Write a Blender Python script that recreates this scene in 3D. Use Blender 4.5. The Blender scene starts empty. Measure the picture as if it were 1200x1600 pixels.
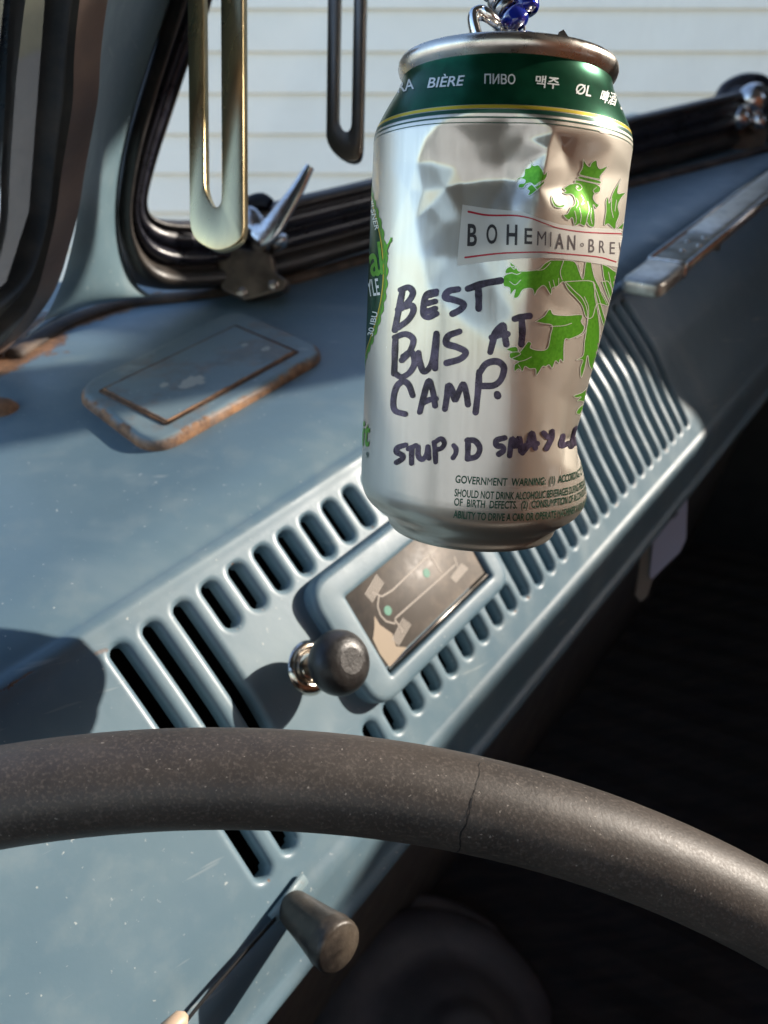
import bpy, bmesh, math, random
import numpy as np
from mathutils import Vector, Matrix
from mathutils.bvhtree import BVHTree
from mathutils.geometry import delaunay_2d_cdt
random.seed(4)
SC = bpy.context.scene
COL = SC.collection
# ------------------------------------------------------------------ camera
PITCH = math.radians(16)
FPX = 1200.0
CAM = np.array([0, 0, 1.5])
cX = np.array([1, 0, 0.]); cU = np.array([0, math.sin(PITCH), math.cos(PITCH)]); cF = np.array([0, math.cos(PITCH), -math.sin(PITCH)])
cam = bpy.data.cameras.new('camera'); camo = bpy.data.objects.new('camera', cam); COL.objects.link(camo)
camo.location = CAM; camo.rotation_euler = (math.pi/2 - PITCH, 0, 0)
cam.sensor_fit = 'VERTICAL'; cam.sensor_height = 34.6; cam.lens = 34.6*FPX/1600
cam.clip_start = 0.01; cam.clip_end = 200
cam.dof.use_dof = True; cam.dof.focus_distance = 0.195; cam.dof.aperture_fstop = cam.lens/1.7
SC.camera = camo
# ------------------------------------------------------------------ light
SUN_AZ, SUN_EL = math.radians(81), math.radians(27)      # azimuth from +Y towards +X
S = np.array([math.sin(SUN_AZ)*math.cos(SUN_EL), math.cos(SUN_AZ)*math.cos(SUN_EL), math.sin(SUN_EL)])
w = bpy.data.worlds.new('World'); SC.world = w; w.use_nodes = True
wn = w.node_tree.nodes; wl = w.node_tree.links
sky = wn.new('ShaderNodeTexSky'); sky.sky_type = 'NISHITA'; sky.sun_disc = False
sky.sun_elevation = SUN_EL; sky.sun_rotation = SUN_AZ
wl.new(sky.outputs[0], wn['Background'].inputs[0]); wn['Background'].inputs[1].default_value = 0.15
sl = bpy.data.lights.new('sun', 'SUN'); sl.energy = 3.3; sl.angle = math.radians(0.55); sl.color = (1, .9, .78)
so = bpy.data.objects.new('sun', sl); COL.objects.link(so)
so.rotation_euler = Vector(S).to_track_quat('Z', 'Y').to_euler(); so.location = (3, 0, 4)
SC.view_settings.view_transform = 'Standard'; SC.view_settings.look = 'None'
SC.view_settings.exposure = 1.22; SC.view_settings.gamma = 1
SC.cycles.use_denoising = True
SC.cycles.max_bounces = 8; SC.cycles.diffuse_bounces = 4; SC.cycles.glossy_bounces = 4; SC.cycles.transparent_max_bounces = 12
SC.cycles.caustics_reflective = False; SC.cycles.caustics_refractive = False
SC.cycles.sample_clamp_indirect = 6
# ------------------------------------------------------------------ vehicle frame (right, forward, up)
def norm(v): v = np.asarray(v, float); return v/np.linalg.norm(v)
def ray(x, y): return cX*(x-600)/FPX + cU*(800-y)/FPX + cF
D = norm(ray(1735, -45)); Fb = norm(np.cross([0, 0, 1.], D)); Ub = np.cross(D, Fb)
def B(t, f, u): return CAM + D*t + Fb*f + Ub*u            # vehicle coordinates -> world
def hitplane(px, py, p0, n):
    r = ray(px, py); return CAM + r*(((np.asarray(p0)-CAM) @ n)/(r @ n))
def at(px, py, z): return CAM + ray(px, py)*z
def pix(p):
    q = np.asarray(p)-CAM; z = q @ cF; return 600+FPX*(q@cX)/z, 800-FPX*(q@cU)/z, z
# ------------------------------------------------------------------ helpers
def mesh(name, verts, faces, mat=None, smooth=True, mats=None, fmat=None):
    m = bpy.data.meshes.new(name)
    m.from_pydata([tuple(map(float, v)) for v in verts], [], [tuple(map(int, f)) for f in faces])
    if mats:
        for k in mats: m.materials.append(k)
        if fmat is not None: m.polygons.foreach_set('material_index', fmat)
    elif mat: m.materials.append(mat)
    if smooth: m.polygons.foreach_set('use_smooth', [True]*len(m.polygons))
    if m.validate(): print('mesh repaired:', name)
    m.update(); return m
def link(name, me, parent=None):
    o = bpy.data.objects.new(name, me); COL.objects.link(o)
    if parent is not None:
        o.parent = parent
        par = parent; off = Vector((0, 0, 0))
        while par is not None: off = off+Vector(par.location) if par.parent is None else off; par = par.parent
        # only top-level empties carry a location; parts keep world coordinates in their mesh
        if parent.parent is None: o.matrix_parent_inverse = Matrix.Translation(-Vector(parent.location))
    return o
def thing(name, label, cat, loc=(0, 0, 0), group=None):
    o = bpy.data.objects.new(name, None); COL.objects.link(o); o.location = tuple(map(float, loc)); o.empty_display_size = .02
    o['label'] = label; o['category'] = cat
    if group: o['group'] = group
    return o
def tag(o, label, cat, group=None):
    o['label'] = label; o['category'] = cat
    if group: o['group'] = group
    return o
def grid(nu, nv, closeu=False, closev=False, off=0):
    f = []
    for i in range(nu if closeu else nu-1):
        for j in range(nv if closev else nv-1):
            a = i*nv+j; b = ((i+1) % nu)*nv+j; c = ((i+1) % nu)*nv+(j+1) % nv; d = i*nv+(j+1) % nv
            f.append((off+a, off+b, off+c, off+d))
    return f
def catmull(P, n):
    P = np.array(P, float); P = np.vstack([2*P[0]-P[1], P, 2*P[-1]-P[-2]]); out = []
    m = len(P)-3
    for k in range(n):
        u = k/(n-1)*m; i = min(int(u), m-1); t = u-i
        a, b, c, d = P[i:i+4]
        out.append(.5*((2*b)+(-a+c)*t+(2*a-5*b+4*c-d)*t*t+(-a+3*b-3*c+d)*t**3))
    return np.array(out)
def tube_vf(P, r, n=14, closed=False, caps=True, sx=1.0, up=None):
    P = np.array(P, float); N = len(P); r = np.broadcast_to(np.asarray(r, float), (N,))
    T = np.gradient(P, axis=0) if not closed else (np.roll(P, -1, 0)-np.roll(P, 1, 0))
    T /= np.linalg.norm(T, axis=1)[:, None]+1e-12
    u = np.array(up if up is not None else ([0, 0, 1.] if abs(T[0][2]) < .9 else [1., 0, 0])); V = []
    for i in range(N):
        if up is not None: u = np.array(up, float)
        u = u-T[i]*(u@T[i]); u /= np.linalg.norm(u); v = np.cross(T[i], u)
        for k in range(n):
            a = 2*math.pi*k/n; V.append(P[i]+r[i]*(math.cos(a)*u+sx*math.sin(a)*v))
    F = grid(N, n, closeu=closed, closev=True)
    if caps and not closed: F += [tuple(range(n)), tuple(reversed(range((N-1)*n, N*n)))]
    return V, F
def tube(name, P, r, mat, parent=None, **k):
    V, F = tube_vf(P, r, **k); return link(name, mesh(name, V, F, mat), parent)
def basis(ax):
    ax = norm(ax); e = norm(np.cross(ax, [0.3, .2, 1.])); return ax, e, np.cross(ax, e)
def lathe(name, prof, o, ax, mat, parent=None, n=40, e=None):
    ax, e1, e2 = basis(ax)
    V = []
    for (r, z) in prof:
        for k in range(n):
            a = 2*math.pi*k/n; V.append(np.asarray(o)+ax*z+max(r, 1e-6)*(math.cos(a)*e1+math.sin(a)*e2))
    return link(name, mesh(name, V, grid(len(prof), n, closev=True), mat), parent)
def rounded_poly(pts, rads, seg=8):
    pts = [np.array(p, float) for p in pts]; out = []; n = len(pts)
    if not hasattr(rads, '__len__'): rads = [rads]*n
    for i in range(n):
        p = pts[i]; a = norm(pts[i-1]-p); b = norm(pts[(i+1) % n]-p); r = rads[i]
        s, e = p+a*r, p+b*r
        for k in range(seg+1):
            t = k/seg; out.append((1-t)**2*s+2*t*(1-t)*p+t*t*e)
    return out
def layered(name, rings, mat, parent=None, cap0=True, cap1=True, smooth=True):
    """loft between rings of equal count, capped at both ends"""
    n = len(rings[0]); V = [v for r in rings for v in r]; F = grid(len(rings), n, closev=True)
    if cap0: F.append(tuple(range(n)))
    if cap1: F.append(tuple(reversed(range((len(rings)-1)*n, len(rings)*n))))
    me = mesh(name, V, F, mat, smooth)
    bm = bmesh.new(); bm.from_mesh(me); bmesh.ops.recalc_face_normals(bm, faces=bm.faces)
    bm.to_mesh(me); bm.free()
    me.polygons.foreach_set('use_smooth', [len(p.vertices) <= 4 and smooth for p in me.polygons]); me.update()
    return link(name, me, parent)
def slab(name, poly, nrm, h, mat, parent=None, bev=.0006, seg=3, smooth=True, back=0.0):
    """polygon (world pts) extruded by h along nrm, upper edge rolled over"""
    c = np.mean(poly, axis=0); rings = [[p-nrm*back for p in poly]]
    poly = [np.array(p) for p in poly]; n = len(poly)
    inn = []
    for i in range(n):
        t = norm(poly[(i+1) % n]-poly[i-1]+1e-12); q = np.cross(nrm, t)
        if q @ (c-poly[i]) < 0: q = -q
        inn.append(q)
    for k in range(seg+1):
        a = math.pi/2*k/seg
        rings.append([poly[i]+nrm*(h-bev+bev*math.sin(a))+inn[i]*bev*(1-math.cos(a)) for i in range(n)])
    return layered(name, rings, mat, parent, smooth=smooth)
def box(name, o, ax, ay, az, mat, parent=None, bev=0.0):
    """box with a corner at o and three edge vectors"""
    o, ax, ay, az = map(lambda v: np.asarray(v, float), (o, ax, ay, az))
    V = [o, o+ax, o+ax+ay, o+ay, o+az, o+ax+az, o+ax+ay+az, o+ay+az]
    F = [(0, 3, 2, 1), (4, 5, 6, 7), (0, 1, 5, 4), (1, 2, 6, 5), (2, 3, 7, 6), (3, 0, 4, 7)]
    me = mesh(name, V, F, mat, False)
    bm = bmesh.new(); bm.from_mesh(me); bmesh.ops.recalc_face_normals(bm, faces=bm.faces)
    if bev: bmesh.ops.bevel(bm, geom=list(bm.edges), offset=bev, segments=2, affect='EDGES', profile=.5)
    bm.to_mesh(me); bm.free(); return link(name, me, parent)
# ------------------------------------------------------------------ materials
def mat(name, col, rough=.5, metal=0.0, spec=.5, **k):
    m = bpy.data.materials.new(name); m.use_nodes = True; b = m.node_tree.nodes['Principled BSDF']
    b.inputs['Base Color'].default_value = (*col, 1); b.inputs['Roughness'].default_value = rough
    b.inputs['Metallic'].default_value = metal; b.inputs['Specular IOR Level'].default_value = spec
    for a, v in k.items(): b.inputs[a.replace('_', ' ')].default_value = v
    return m
class NT:
    def __init__(s, m): s.m = m; s.t = m.node_tree; s.n = s.t.nodes; s.l = s.t.links; s.b = s.n['Principled BSDF']; s.tc = s.n.new('ShaderNodeTexCoord').outputs['Object']
    def noise(s, scale, detail=4, rough=.6, vec=None, stretch=None, dist=0):
        x = s.n.new('ShaderNodeTexNoise'); x.inputs['Scale'].default_value = scale; x.inputs['Detail'].default_value = detail
        x.inputs['Roughness'].default_value = rough; x.inputs['Distortion'].default_value = dist
        v = vec or s.tc
        if stretch:
            mp = s.n.new('ShaderNodeMapping'); mp.inputs['Scale'].default_value = stretch[:3]
            if len(stretch) > 3: mp.inputs['Rotation'].default_value = stretch[3:6]
            s.l.new(v, mp.inputs[0]); v = mp.outputs[0]
        s.l.new(v, x.inputs['Vector']); return x.outputs['Fac']
    def ramp(s, fac, a, b, ca=(0, 0, 0, 1), cb=(1, 1, 1, 1)):
        r = s.n.new('ShaderNodeValToRGB'); e = r.color_ramp.elements; e[0].position = a; e[1].position = b; e[0].color = ca; e[1].color = cb
        s.l.new(fac, r.inputs[0]); return r.outputs[0]
    def mix(s, fac, a, b):
        x = s.n.new('ShaderNodeMix'); x.data_type = 'RGBA'
        if isinstance(fac, (int, float)): x.inputs[0].default_value = fac
        else: s.l.new(fac, x.inputs[0])
        for i, v in ((6, a), (7, b)):
            if isinstance(v, tuple): x.inputs[i].default_value = (*v[:3], 1)
            else: s.l.new(v, x.inputs[i])
        return x.outputs[2]
    def math(s, op, a, b):
        x = s.n.new('ShaderNodeMath'); x.operation = op; x.use_clamp = op in ('ADD', 'MULTIPLY')
        for i, v in ((0, a), (1, b)):
            if isinstance(v, (int, float)): x.inputs[i].default_value = v
            else: s.l.new(v, x.inputs[i])
        return x.outputs[0]
    def attr(s, name):
        x = s.n.new('ShaderNodeAttribute'); x.attribute_name = name; return x.outputs['Fac']
    def bump(s, h, strength, dist=.001, prev=None):
        x = s.n.new('ShaderNodeBump'); x.inputs['Strength'].default_value = strength; x.inputs['Distance'].default_value = dist
        s.l.new(h, x.inputs['Height'])
        if prev: s.l.new(prev, x.inputs['Normal'])
        s.l.new(x.outputs[0], s.b.inputs['Normal']); return x.outputs[0]
    def col(s, c): s.l.new(c, s.b.inputs['Base Color'])
    def rough(s, c): s.l.new(c, s.b.inputs['Roughness'])
    def metal(s, c): s.l.new(c, s.b.inputs['Metallic'])
def paint(name, base=(.112, .188, .246), rust=0.0, edge=False, rough=.40):
    m = mat(name, base, rough); t = NT(m)
    n1 = t.noise(9, 5, .65); n2 = t.noise(60, 4, .6); n3 = t.noise(420, 3, .6); n4 = t.noise(26, 6, .7, stretch=(1, 1, 1))
    c = t.mix(t.ramp(n1, .35, .7), tuple(x*.9 for x in base), (base[0]*1.18, base[1]*1.08, base[2]*1.0))
    c = t.mix(t.math('MULTIPLY', t.ramp(n2, .5, .8), .25), c, (.28, .33, .33))
    # pale specks and scratches of dust
    sp = t.ramp(n3, .69, .73); c = t.mix(t.math('MULTIPLY', sp, .55), c, (.6, .62, .6))
    scr = t.ramp(t.noise(14, 3, .7, stretch=(1.2, .9, 14, .5, .3, .9)), .66, .72); c = t.mix(t.math('MULTIPLY', scr, .42), c, (.38, .42, .42))
    hz = t.ramp(t.noise(5, 4, .6, stretch=(1, 3.2, 1, .2, .4, 1.1)), .56, .74); c = t.mix(t.math('MULTIPLY', hz, .26), c, (.36, .42, .44))
    rn = t.ramp(n4, .52, .60); rfac = t.math('MULTIPLY', rn, rust)
    if edge: rfac = t.math('ADD', rfac, t.ramp(t.math('ADD', t.attr('wear'), t.math('MULTIPLY', t.math('SUBTRACT', t.noise(90, 7, .8), .5), 1.5)), .46, .62))
    rc = t.mix(t.ramp(t.noise(70, 8, .8), .38, .62), (.075, .042, .030), (.33, .17, .08))
    c = t.mix(rfac, c, rc)
    t.col(c)
    rr = t.mix(rfac, t.ramp(n2, .3, .8, (rough-.05,)*3+(1,), (rough+.16,)*3+(1,)), (.8, .8, .8)); t.rough(rr)
    b1 = t.bump(t.noise(35, 3, .5), .25, .0006); t.bump(t.math('ADD', t.math('MULTIPLY', rfac, t.noise(500, 4, .7)), t.math('MULTIPLY', n3, .12)), .5, .0006, b1)
    m.node_tree.nodes['Principled BSDF'].inputs['Coat Weight'].default_value = .07
    m.node_tree.nodes['Principled BSDF'].inputs['Coat Roughness'].default_value = .2
    return m
def rubber(name, c1, c2, rough=.5, sc=30, stretch=None):
    m = mat(name, c1, rough); t = NT(m); n = t.noise(sc, 6, .65, stretch=stretch)
    t.col(t.mix(t.ramp(n, .4, .75), c1, c2)); t.rough(t.ramp(t.noise(sc*4, 4, .6), .2, .9, (rough-.12,)*3+(1,), (rough+.2,)*3+(1,)))
    t.bump(t.noise(sc*12, 4, .6), .25, .0005); return m
def metalm(name, c1, c2, rough=.25, sc=60, stretch=None, metal=1.0):
    m = mat(name, c1, rough, metal); t = NT(m); n = t.noise(sc, 5, .65, stretch=stretch)
    t.col(t.mix(t.ramp(n, .42, .68), c1, c2)); t.rough(t.ramp(t.noise(sc*2, 5, .6, stretch=stretch), .25, .85, (max(rough-.1, .03),)*3+(1,), (rough+.22,)*3+(1,)))
    t.bump(t.noise(sc*8, 3, .6, stretch=stretch), .08, .0004); return m
M = {}
M['paint'] = paint('dash_paint', edge=True)
M['paint2'] = paint('cover_paint', (.110, .186, .246), rust=0)
M['vent'] = paint('vent_paint', (.15, .225, .27), rust=.3, edge=True, rough=.45)
M['rubber'] = rubber('seal_rubber', (.020, .019, .019), (.085, .07, .058), .42)
M['rubber2'] = rubber('seal_rubber_worn', (.035, .031, .027), (.10, .085, .066), .55)
M['framedark'] = rubber('frame_paint_dark', (.012, .013, .02), (.03, .03, .045), .3)
M['pinkedge'] = rubber('seal_edge', (.16, .115, .10), (.27, .2, .165), .55)
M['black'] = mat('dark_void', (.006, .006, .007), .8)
M['mat'] = rubber('floor_rubber', (.06, .058, .062), (.12, .10, .088), .75, 14, (1, 6, 1))
M['alu'] = None
# ================================================================== DASHBOARD
PR = np.array([(.1693, -.2501), (.1760, -.2290), (.1875, -.2050), (.1980, -.1790), (.2076, -.1630), (.2205, -.1430)])   # crease .. top of the louvres (f,u)
face_cum = np.r_[0, np.cumsum(np.hypot(*np.diff(PR[::-1], axis=0).T))]
SHELF_N = norm(-.2*Fb+1*Ub); SHELF_P = B(0, .25, -.1215)
def shelf(px, py, h=0.0): return hitplane(px, py, SHELF_P+SHELF_N*h, SHELF_N)
P0, T0 = .0135, .0885
dash = thing('dashboard', 'blue painted metal dashboard with long louvre slots and rust at its left end', 'dashboard', B(.2, .2, -.25))
def smooth_face(s):
    """(f,u) on the louvre face, s = metres below the top of the slots"""
    q = PR[::-1]; return np.array([np.interp(s, face_cum, q[:, 0]), np.interp(s, face_cum, q[:, 1])])
ss = np.linspace(0, face_cum[-1], 200)
raw = np.array([smooth_face(s) for s in ss])
k = np.exp(-np.linspace(-2, 2, 41)**2); k /= k.sum()
pad = np.vstack([raw[0]+(raw[0]-raw[1])*np.arange(20, 0, -1)[:, None], raw, raw[-1]+(raw[-1]-raw[-2])*np.arange(1, 21)[:, None]])
sm = np.array([np.convolve(pad[:, i], k, 'valid') for i in (0, 1)]).T
def faceP(s): return np.array([np.interp(s, ss, sm[:, 0]), np.interp(s, ss, sm[:, 1])])
# profile list: (f,u) from the shelf's far side, over the ledge, down the face, round the lip
prof = []
far = [(f, -.1215+.2*(f-.25)) for f in np.linspace(.52, .262, 34)]
brow = catmull([(.262, -.1191), (.25, -.1220), (.241, -.1255), (.2335, -.1300), (.2290, -.1335), (.2265, -.1345), (.2240, -.1362), (.2222, -.1402), (.2205, -.1430)], 30)
prof += far+[tuple(p) for p in brow[1:-1]]
s_face0 = len(prof)
S_ARR = np.r_[np.linspace(-.0, .112, 150)]
prof += [tuple(faceP(s)) for s in S_ARR]
s_face1 = len(prof)
lip = catmull([tuple(faceP(.112)), (.1695, -.2465), (.1688, -.2500), (.1690, -.2535), (.1700, -.262), (.1716, -.2720), (.1716, -.2755), (.1700, -.2772), (.1690, -.2795), (.1700, -.2828), (.1735, -.2842), (.1790, -.2815), (.190, -.270)], 46)
prof += [tuple(p) for p in lip[1:]]
prof = np.array(prof)
pn = np.gradient(prof, axis=0); pn /= np.linalg.norm(pn, axis=1)[:, None]
nrm2 = np.array([pn[:, 1], -pn[:, 0]])                        # candidate normal
if (nrm2[:, s_face0+40] @ np.array([.2, -.18])) > 0: nrm2 = -nrm2
nrm2 = nrm2.T
NSLOT = 32
tcols = list(np.linspace(-.30, T0-.012, 60))
for i in range(NSLOT):
    c = T0+i*P0+.0032
    tcols += [c+d for d in np.linspace(-P0/2, P0/2, 21)[:-1]]
tcols += list(np.linspace(T0+NSLOT*P0+.003, 1.25, 60))
tcols = np.array(tcols)
slots = []
for i in range(NSLOT):
    c = T0+i*P0+.0032
    if i < 3 or i > 14: slots.append((c, .004 if i < 3 else .002, .0965))
    else: slots.append((c, .0035, .0165)); slots.append((c, .0885 if i < 14 else .070, .0955))
W, ROLL, FL = .0031, .0030, .0035
def slot_disp(t, s):
    """returns displacement inward, lateral-projected (t,s), deep flag"""
    best = (1e9, None)
    for (c, a, b) in slots:
        if abs(t-c) > .008: continue
        q = min(max(s, a), b); dt, ds = t-c, s-q; d = math.hypot(dt, ds)
        if d < best[0]: best = (d, (c, q, dt, ds))
    d = best[0]
    if d >= W+ROLL: return 0.0, t, s, d
    c, q, dt, ds = best[1]
    if d >= W:
        x = 1-(d-W)/ROLL; return ROLL*(1-math.sqrt(max(0, 1-x*x)))*.85, t, s, d
    d0 = max(d, 1e-9)
    return ROLL*.85+(W-d)/.0014*FL, c+dt/d0*W, q+ds/d0*W, d
V = []; deep = []; wear = []
bx_rng = random.Random(3)
for ti, t in enumerate(tcols):
    near = T0-.01 < t < T0+NSLOT*P0+.02
    for j, (f, u) in enumerate(prof):
        dp = 0; t2 = t; d = 1; ff, uu = f, u; wr = 0.0
        if s_face0 <= j < s_face1 and near:
            s = S_ARR[j-s_face0]; dp, t2, s2, d = slot_disp(t, s)
            if s2 != s: ff, uu = faceP(s2)
        n = nrm2[j]
        if t < .02 and .2 < 1: # left end: seam gone rusty
            pass
        dz = 0.0
        p = B(t2, ff-n[0]*dp, uu-n[1]*dp)
        V.append(p); deep.append(d < W-.0014)
        # wear: chips along the brow crease, the lip, and the rusted seam at the left
        if 34 <= j < s_face0: wr = .18*math.exp(-((u+.1345)/.0025)**2)
        if s_face1 < j: wr = max(wr, .22*math.exp(-((u+.283)/.004)**2))
        wear.append(wr)
nV = len(prof); F = []
deep = np.array(deep)
for i in range(len(tcols)-1):
    for j in range(nV-1):
        q = (i*nV+j, (i+1)*nV+j, (i+1)*nV+j+1, i*nV+j+1)
        if deep[list(q)].all(): continue
        F.append(q)
# rust along the seam where the shelf meets the left door frame
PX = np.array([pix(v)[:2] for v in V])
def seg_d(P, a, b):
    a = np.array(a, float); b = np.array(b, float); ab = b-a
    t = np.clip(((P-a)@ab)/(ab@ab), 0, 1); return np.linalg.norm(P-(a+t[:, None]*ab), axis=1)
wear = np.array(wear)
wear = np.maximum(wear, 1.0*np.exp(-(seg_d(PX, (-60, 590), (75, 518))/34)**2))
wear = np.maximum(wear, .75*np.exp(-(seg_d(PX, (70, 520), (250, 462))/12)**2))
wear = np.maximum(wear, .55*np.exp(-(seg_d(PX, (95, 558), (108, 550))/6)**2))
wear = np.maximum(wear, .62*np.exp(-(seg_d(PX, (0, 1085), (40, 1055))/7)**2))
wear = np.maximum(wear, .55*np.exp(-(seg_d(PX, (148, 1022), (165, 1015))/10)**2))
for (c, a, b) in slots:  # small rust-toned spots at both ends of every slot
    for s in (a, b):
        g = faceP(s+(.0045 if s == b else -.0035)); q = pix(B(c, *g))
        dd = np.hypot(PX[:, 0]-q[0], PX[:, 1]-q[1]); wear = np.maximum(wear, (.46+.10*bx_rng.random())*np.exp(-(dd/(4*.3/q[2]+1))**2))
me = mesh('louvre_panel', V, F, M['paint'])
a = me.attributes.new('wear', 'FLOAT', 'POINT'); a.data.foreach_set('value', wear.astype(np.float32))
link('louvre_panel', me, dash)
# duct box behind the louvres (near-black, stands in for unlit depth) and closed underside of the dash
void = [B(-.30, .178, -.262), B(1.25, .178, -.262), B(1.25, .30, -.262), B(-.30, .30, -.262), B(-.30, .242, -.146), B(1.25, .242, -.146), B(1.25, .30, -.146), B(-.30, .30, -.146)]
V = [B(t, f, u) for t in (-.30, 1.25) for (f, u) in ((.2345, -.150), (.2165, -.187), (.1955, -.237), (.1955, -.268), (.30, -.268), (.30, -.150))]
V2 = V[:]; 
voidm = mesh('louvre_void', V, [(i, (i+1) % 6, 6+(i+1) % 6, 6+i) for i in (2, 3, 4, 5)]+[(0, 1, 2, 3, 4, 5), (6, 7, 8, 9, 10, 11)], M['black'], False)
link('louvre_void', voidm, dash)
# ---- flat frame of the ashtray cover: plane parallel to the louvre face chord
pa, pb = faceP(.018), faceP(.084); dS = (pb-pa)/np.linalg.norm(pb-pa)
fD = D; fS = norm(Fb*dS[0]+Ub*dS[1]); fN = norm(np.cross(fD, fS)); 
if fN @ (CAM-B(.2, *pa)) < 0: fN = -fN
fO = B(0, *pa)
def fpl(px, py, h): return hitplane(px, py, fO+fN*h, fN)
def toTS(p): v = np.asarray(p)-fO; return v@fD, v@fS
def fTS(t, s, h): return fO+fD*t+fS*s+fN*h
wq = [toTS(fpl(*p, .0085)) for p in ((540, 932), (608, 1050), (772, 905))]
t0, t1 = (wq[0][0]+wq[1][0])/2, wq[2][0]; s0, s1 = wq[0][1], (wq[1][1]+wq[2][1])/2
print('window', wq)
oL, oR = t0-.0145, t1+.0115; oT, oB = s0-.0125, s1+.0090
HP = .0085
outer = [(oL, oT), (oR, oT), (oR, oB), (oL, oB)]
inner = [(t0, s0), (t1, s0), (t1, s1), (t0, s1)]
ro = rounded_poly(outer, [.012, .010, .010, .014], 8); ri = rounded_poly(inner, .0008, 8)
rings = [[fTS(p[0], p[1], -.004) for p in ro], [fTS(p[0], p[1], HP-.003) for p in ro]]
cen = np.array([(oL+oR)/2, (oT+oB)/2])
def shrink(poly, d):
    out = []; n = len(poly); 
    for i in range(n):
        t = norm(np.array(poly[(i+1) % n])-np.array(poly[i-1])+1e-12); q = np.array([-t[1], t[0]])
        if q @ (cen-poly[i]) < 0: q = -q
        out.append(poly[i]+q*d)
    return out
for kk in range(1, 5):
    an = math.pi/2*kk/4; sh = shrink(ro, .003*(1-math.cos(an))); rings.append([fTS(p[0], p[1], HP-.003+.003*math.sin(an)) for p in sh])
rings.append([fTS(p[0], p[1], HP+.0002) for p in shrink(ri, -.0022)])
rings.append([fTS(p[0], p[1], HP) for p in shrink(ri, -.0008)])
rings.append([fTS(p[0], p[1], HP-.0006) for p in ri]); rings.append([fTS(p[0], p[1], HP-.004) for p in ri])
cover = layered('dash_cover', rings, M['paint2'], dash, cap0=False, cap1=False)
# shadow gap / ledge under the plate
M['print'] = mat('plate_grey', (.16, .135, .115), .42); tt = NT(M['print'])
n1 = tt.noise(60, 5, .7); tt.col(tt.mix(tt.ramp(n1, .45, .75), (.125, .112, .10), (.22, .185, .155))); tt.rough(tt.ramp(tt.noise(300, 4, .6), .3, .8, (.45,)*3+(1,), (.7,)*3+(1,)))
plate = slab('diagram_plate', [fTS(a_, b_, HP-.0036) for a_, b_ in ((t0+.0002, s0+.0002), (t1-.0012, s0+.0002), (t1-.0012, s1-.0032), (t0+.0002, s1-.0032))], fN, .0016, M['print'], dash, bev=.0002, seg=1, back=.001)
hpl = HP-.0036+.0016
M['ink'] = mat('pale_ink', (.33, .29, .25), .5); M['inkg'] = mat('green_ink', (.05, .22, .15), .45)
def flatquads(name, polys, h, m, parent):
    V = []; F = []
    for P in polys:
        F.append(tuple(range(len(V), len(V)+len(P)))); V += P
    return link(name, mesh(name, V, F, m, False), parent)
def rib2(a, b, wd, h):
    a, b = fpl(*a, h), fpl(*b, h); d = norm(b-a); q = np.cross(fN, d)*wd/2; return [a-q, b-q, b+q, a+q]
c4 = lambda x, y: (500+x/3.53, 840+y/3.53)
lines = []
for poly in ([(340, 325), (400, 290), (575, 120), (640, 60)], [(415, 470), (415, 445), (680, 210), (745, 150)], [(325, 320), (318, 380), (335, 430), (365, 462), (415, 475)], [(600, 85), (670, 190)], [(740, 105), (760, 160)], [(290, 300), (340, 325)], [(415, 455), (460, 520)]):
    for p, q in zip(poly, poly[1:]): lines.append(rib2(c4(*p), c4(*q), .0007, hpl+.0001))
for quad in ([(245, 310), (310, 200), (355, 250), (290, 360)], [(395, 560), (455, 440), (505, 480), (435, 600)], [(720, 220), (780, 140), (820, 170), (750, 250)]):
    A_, B_, C_, D_ = [np.array(v, float) for v in quad]
    for kk in range(5):
        u = (kk+.5)/5; lines.append(rib2(c4(*(A_+(D_-A_)*u)), c4(*(B_+(C_-B_)*u)), .0006, hpl+.0001))
flatquads('diagram_lines', lines, 0, M['ink'], plate)
dots = []
for (x, y) in ((375, 402), (588, 195)):
    c_ = fpl(*c4(x, y), hpl+.00015); dots.append([c_+.0021*(math.cos(a_)*fD+math.sin(a_)*fS) for a_ in np.linspace(0, 2*math.pi, 25)[:-1]])
[flatquads('diagram_dot', [q_], 0, M['inkg'], plate) for q_ in dots]
# worn bare patch of the plate (corner by the knob)
worn = [fpl(*c4(*p), hpl+.00005) for p in ((300, 430), (330, 480), (400, 530), (420, 600), (480, 605), (385, 715), (330, 640), (292, 560), (300, 500))]
M['tan'] = mat('worn_plate', (.30, .235, .165), .5); flatquads('worn_patch', [worn], 0, M['tan'], plate)
# steel catch strip below the plate
M['steel'] = metalm('old_steel', (.55, .52, .48), (.25, .2, .16), .3, 120)
a_, b_ = fTS(t0+.002, s1-.0018, HP-.002), fTS(t1-.001, s1-.0018, HP-.002)
tube('catch_strip', [a_, b_], .0007, M['steel'], dash, n=8)
# ---- pull knob with chrome ring
kc = fpl(482, 1042, 0.0); M['chrome'] = metalm('pitted_chrome', (.80, .76, .70), (.42, .34, .24), .13, 250)
ppg = thing('pull_knob', 'round black pull knob in a worn chrome ring left of the diagram plate', 'knob', kc)
lathe('chrome_ring', [(0, .0022), (.0042, .0022), (.0046, .0012), (.0052, .0016), (.0060, .0030), (.0080, .0038), (.0098, .0028), (.0110, .0012), (.0118, -.002)], kc, fN, M['chrome'], ppg, 48)
lathe('shaft', [(.0046, 0), (.0042, .002), (.0042, .010), (.0048, .012), (.0048, .016)], kc, fN, M['steel'], ppg, 32)
M['bake'] = rubber('knob_bakelite', (.018, .017, .017), (.045, .042, .04), .36, 90)
kp = [(0, .013), (.006, .013), (.0085, .0145), (.0103, .0175), (.0110, .0205), (.0108, .0230), (.0098, .0254), (.0082, .0273), (.0062, .0284), (.0048, .0288), (.0044, .0289), (.0036, .0289), (0, .0289)]
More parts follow.
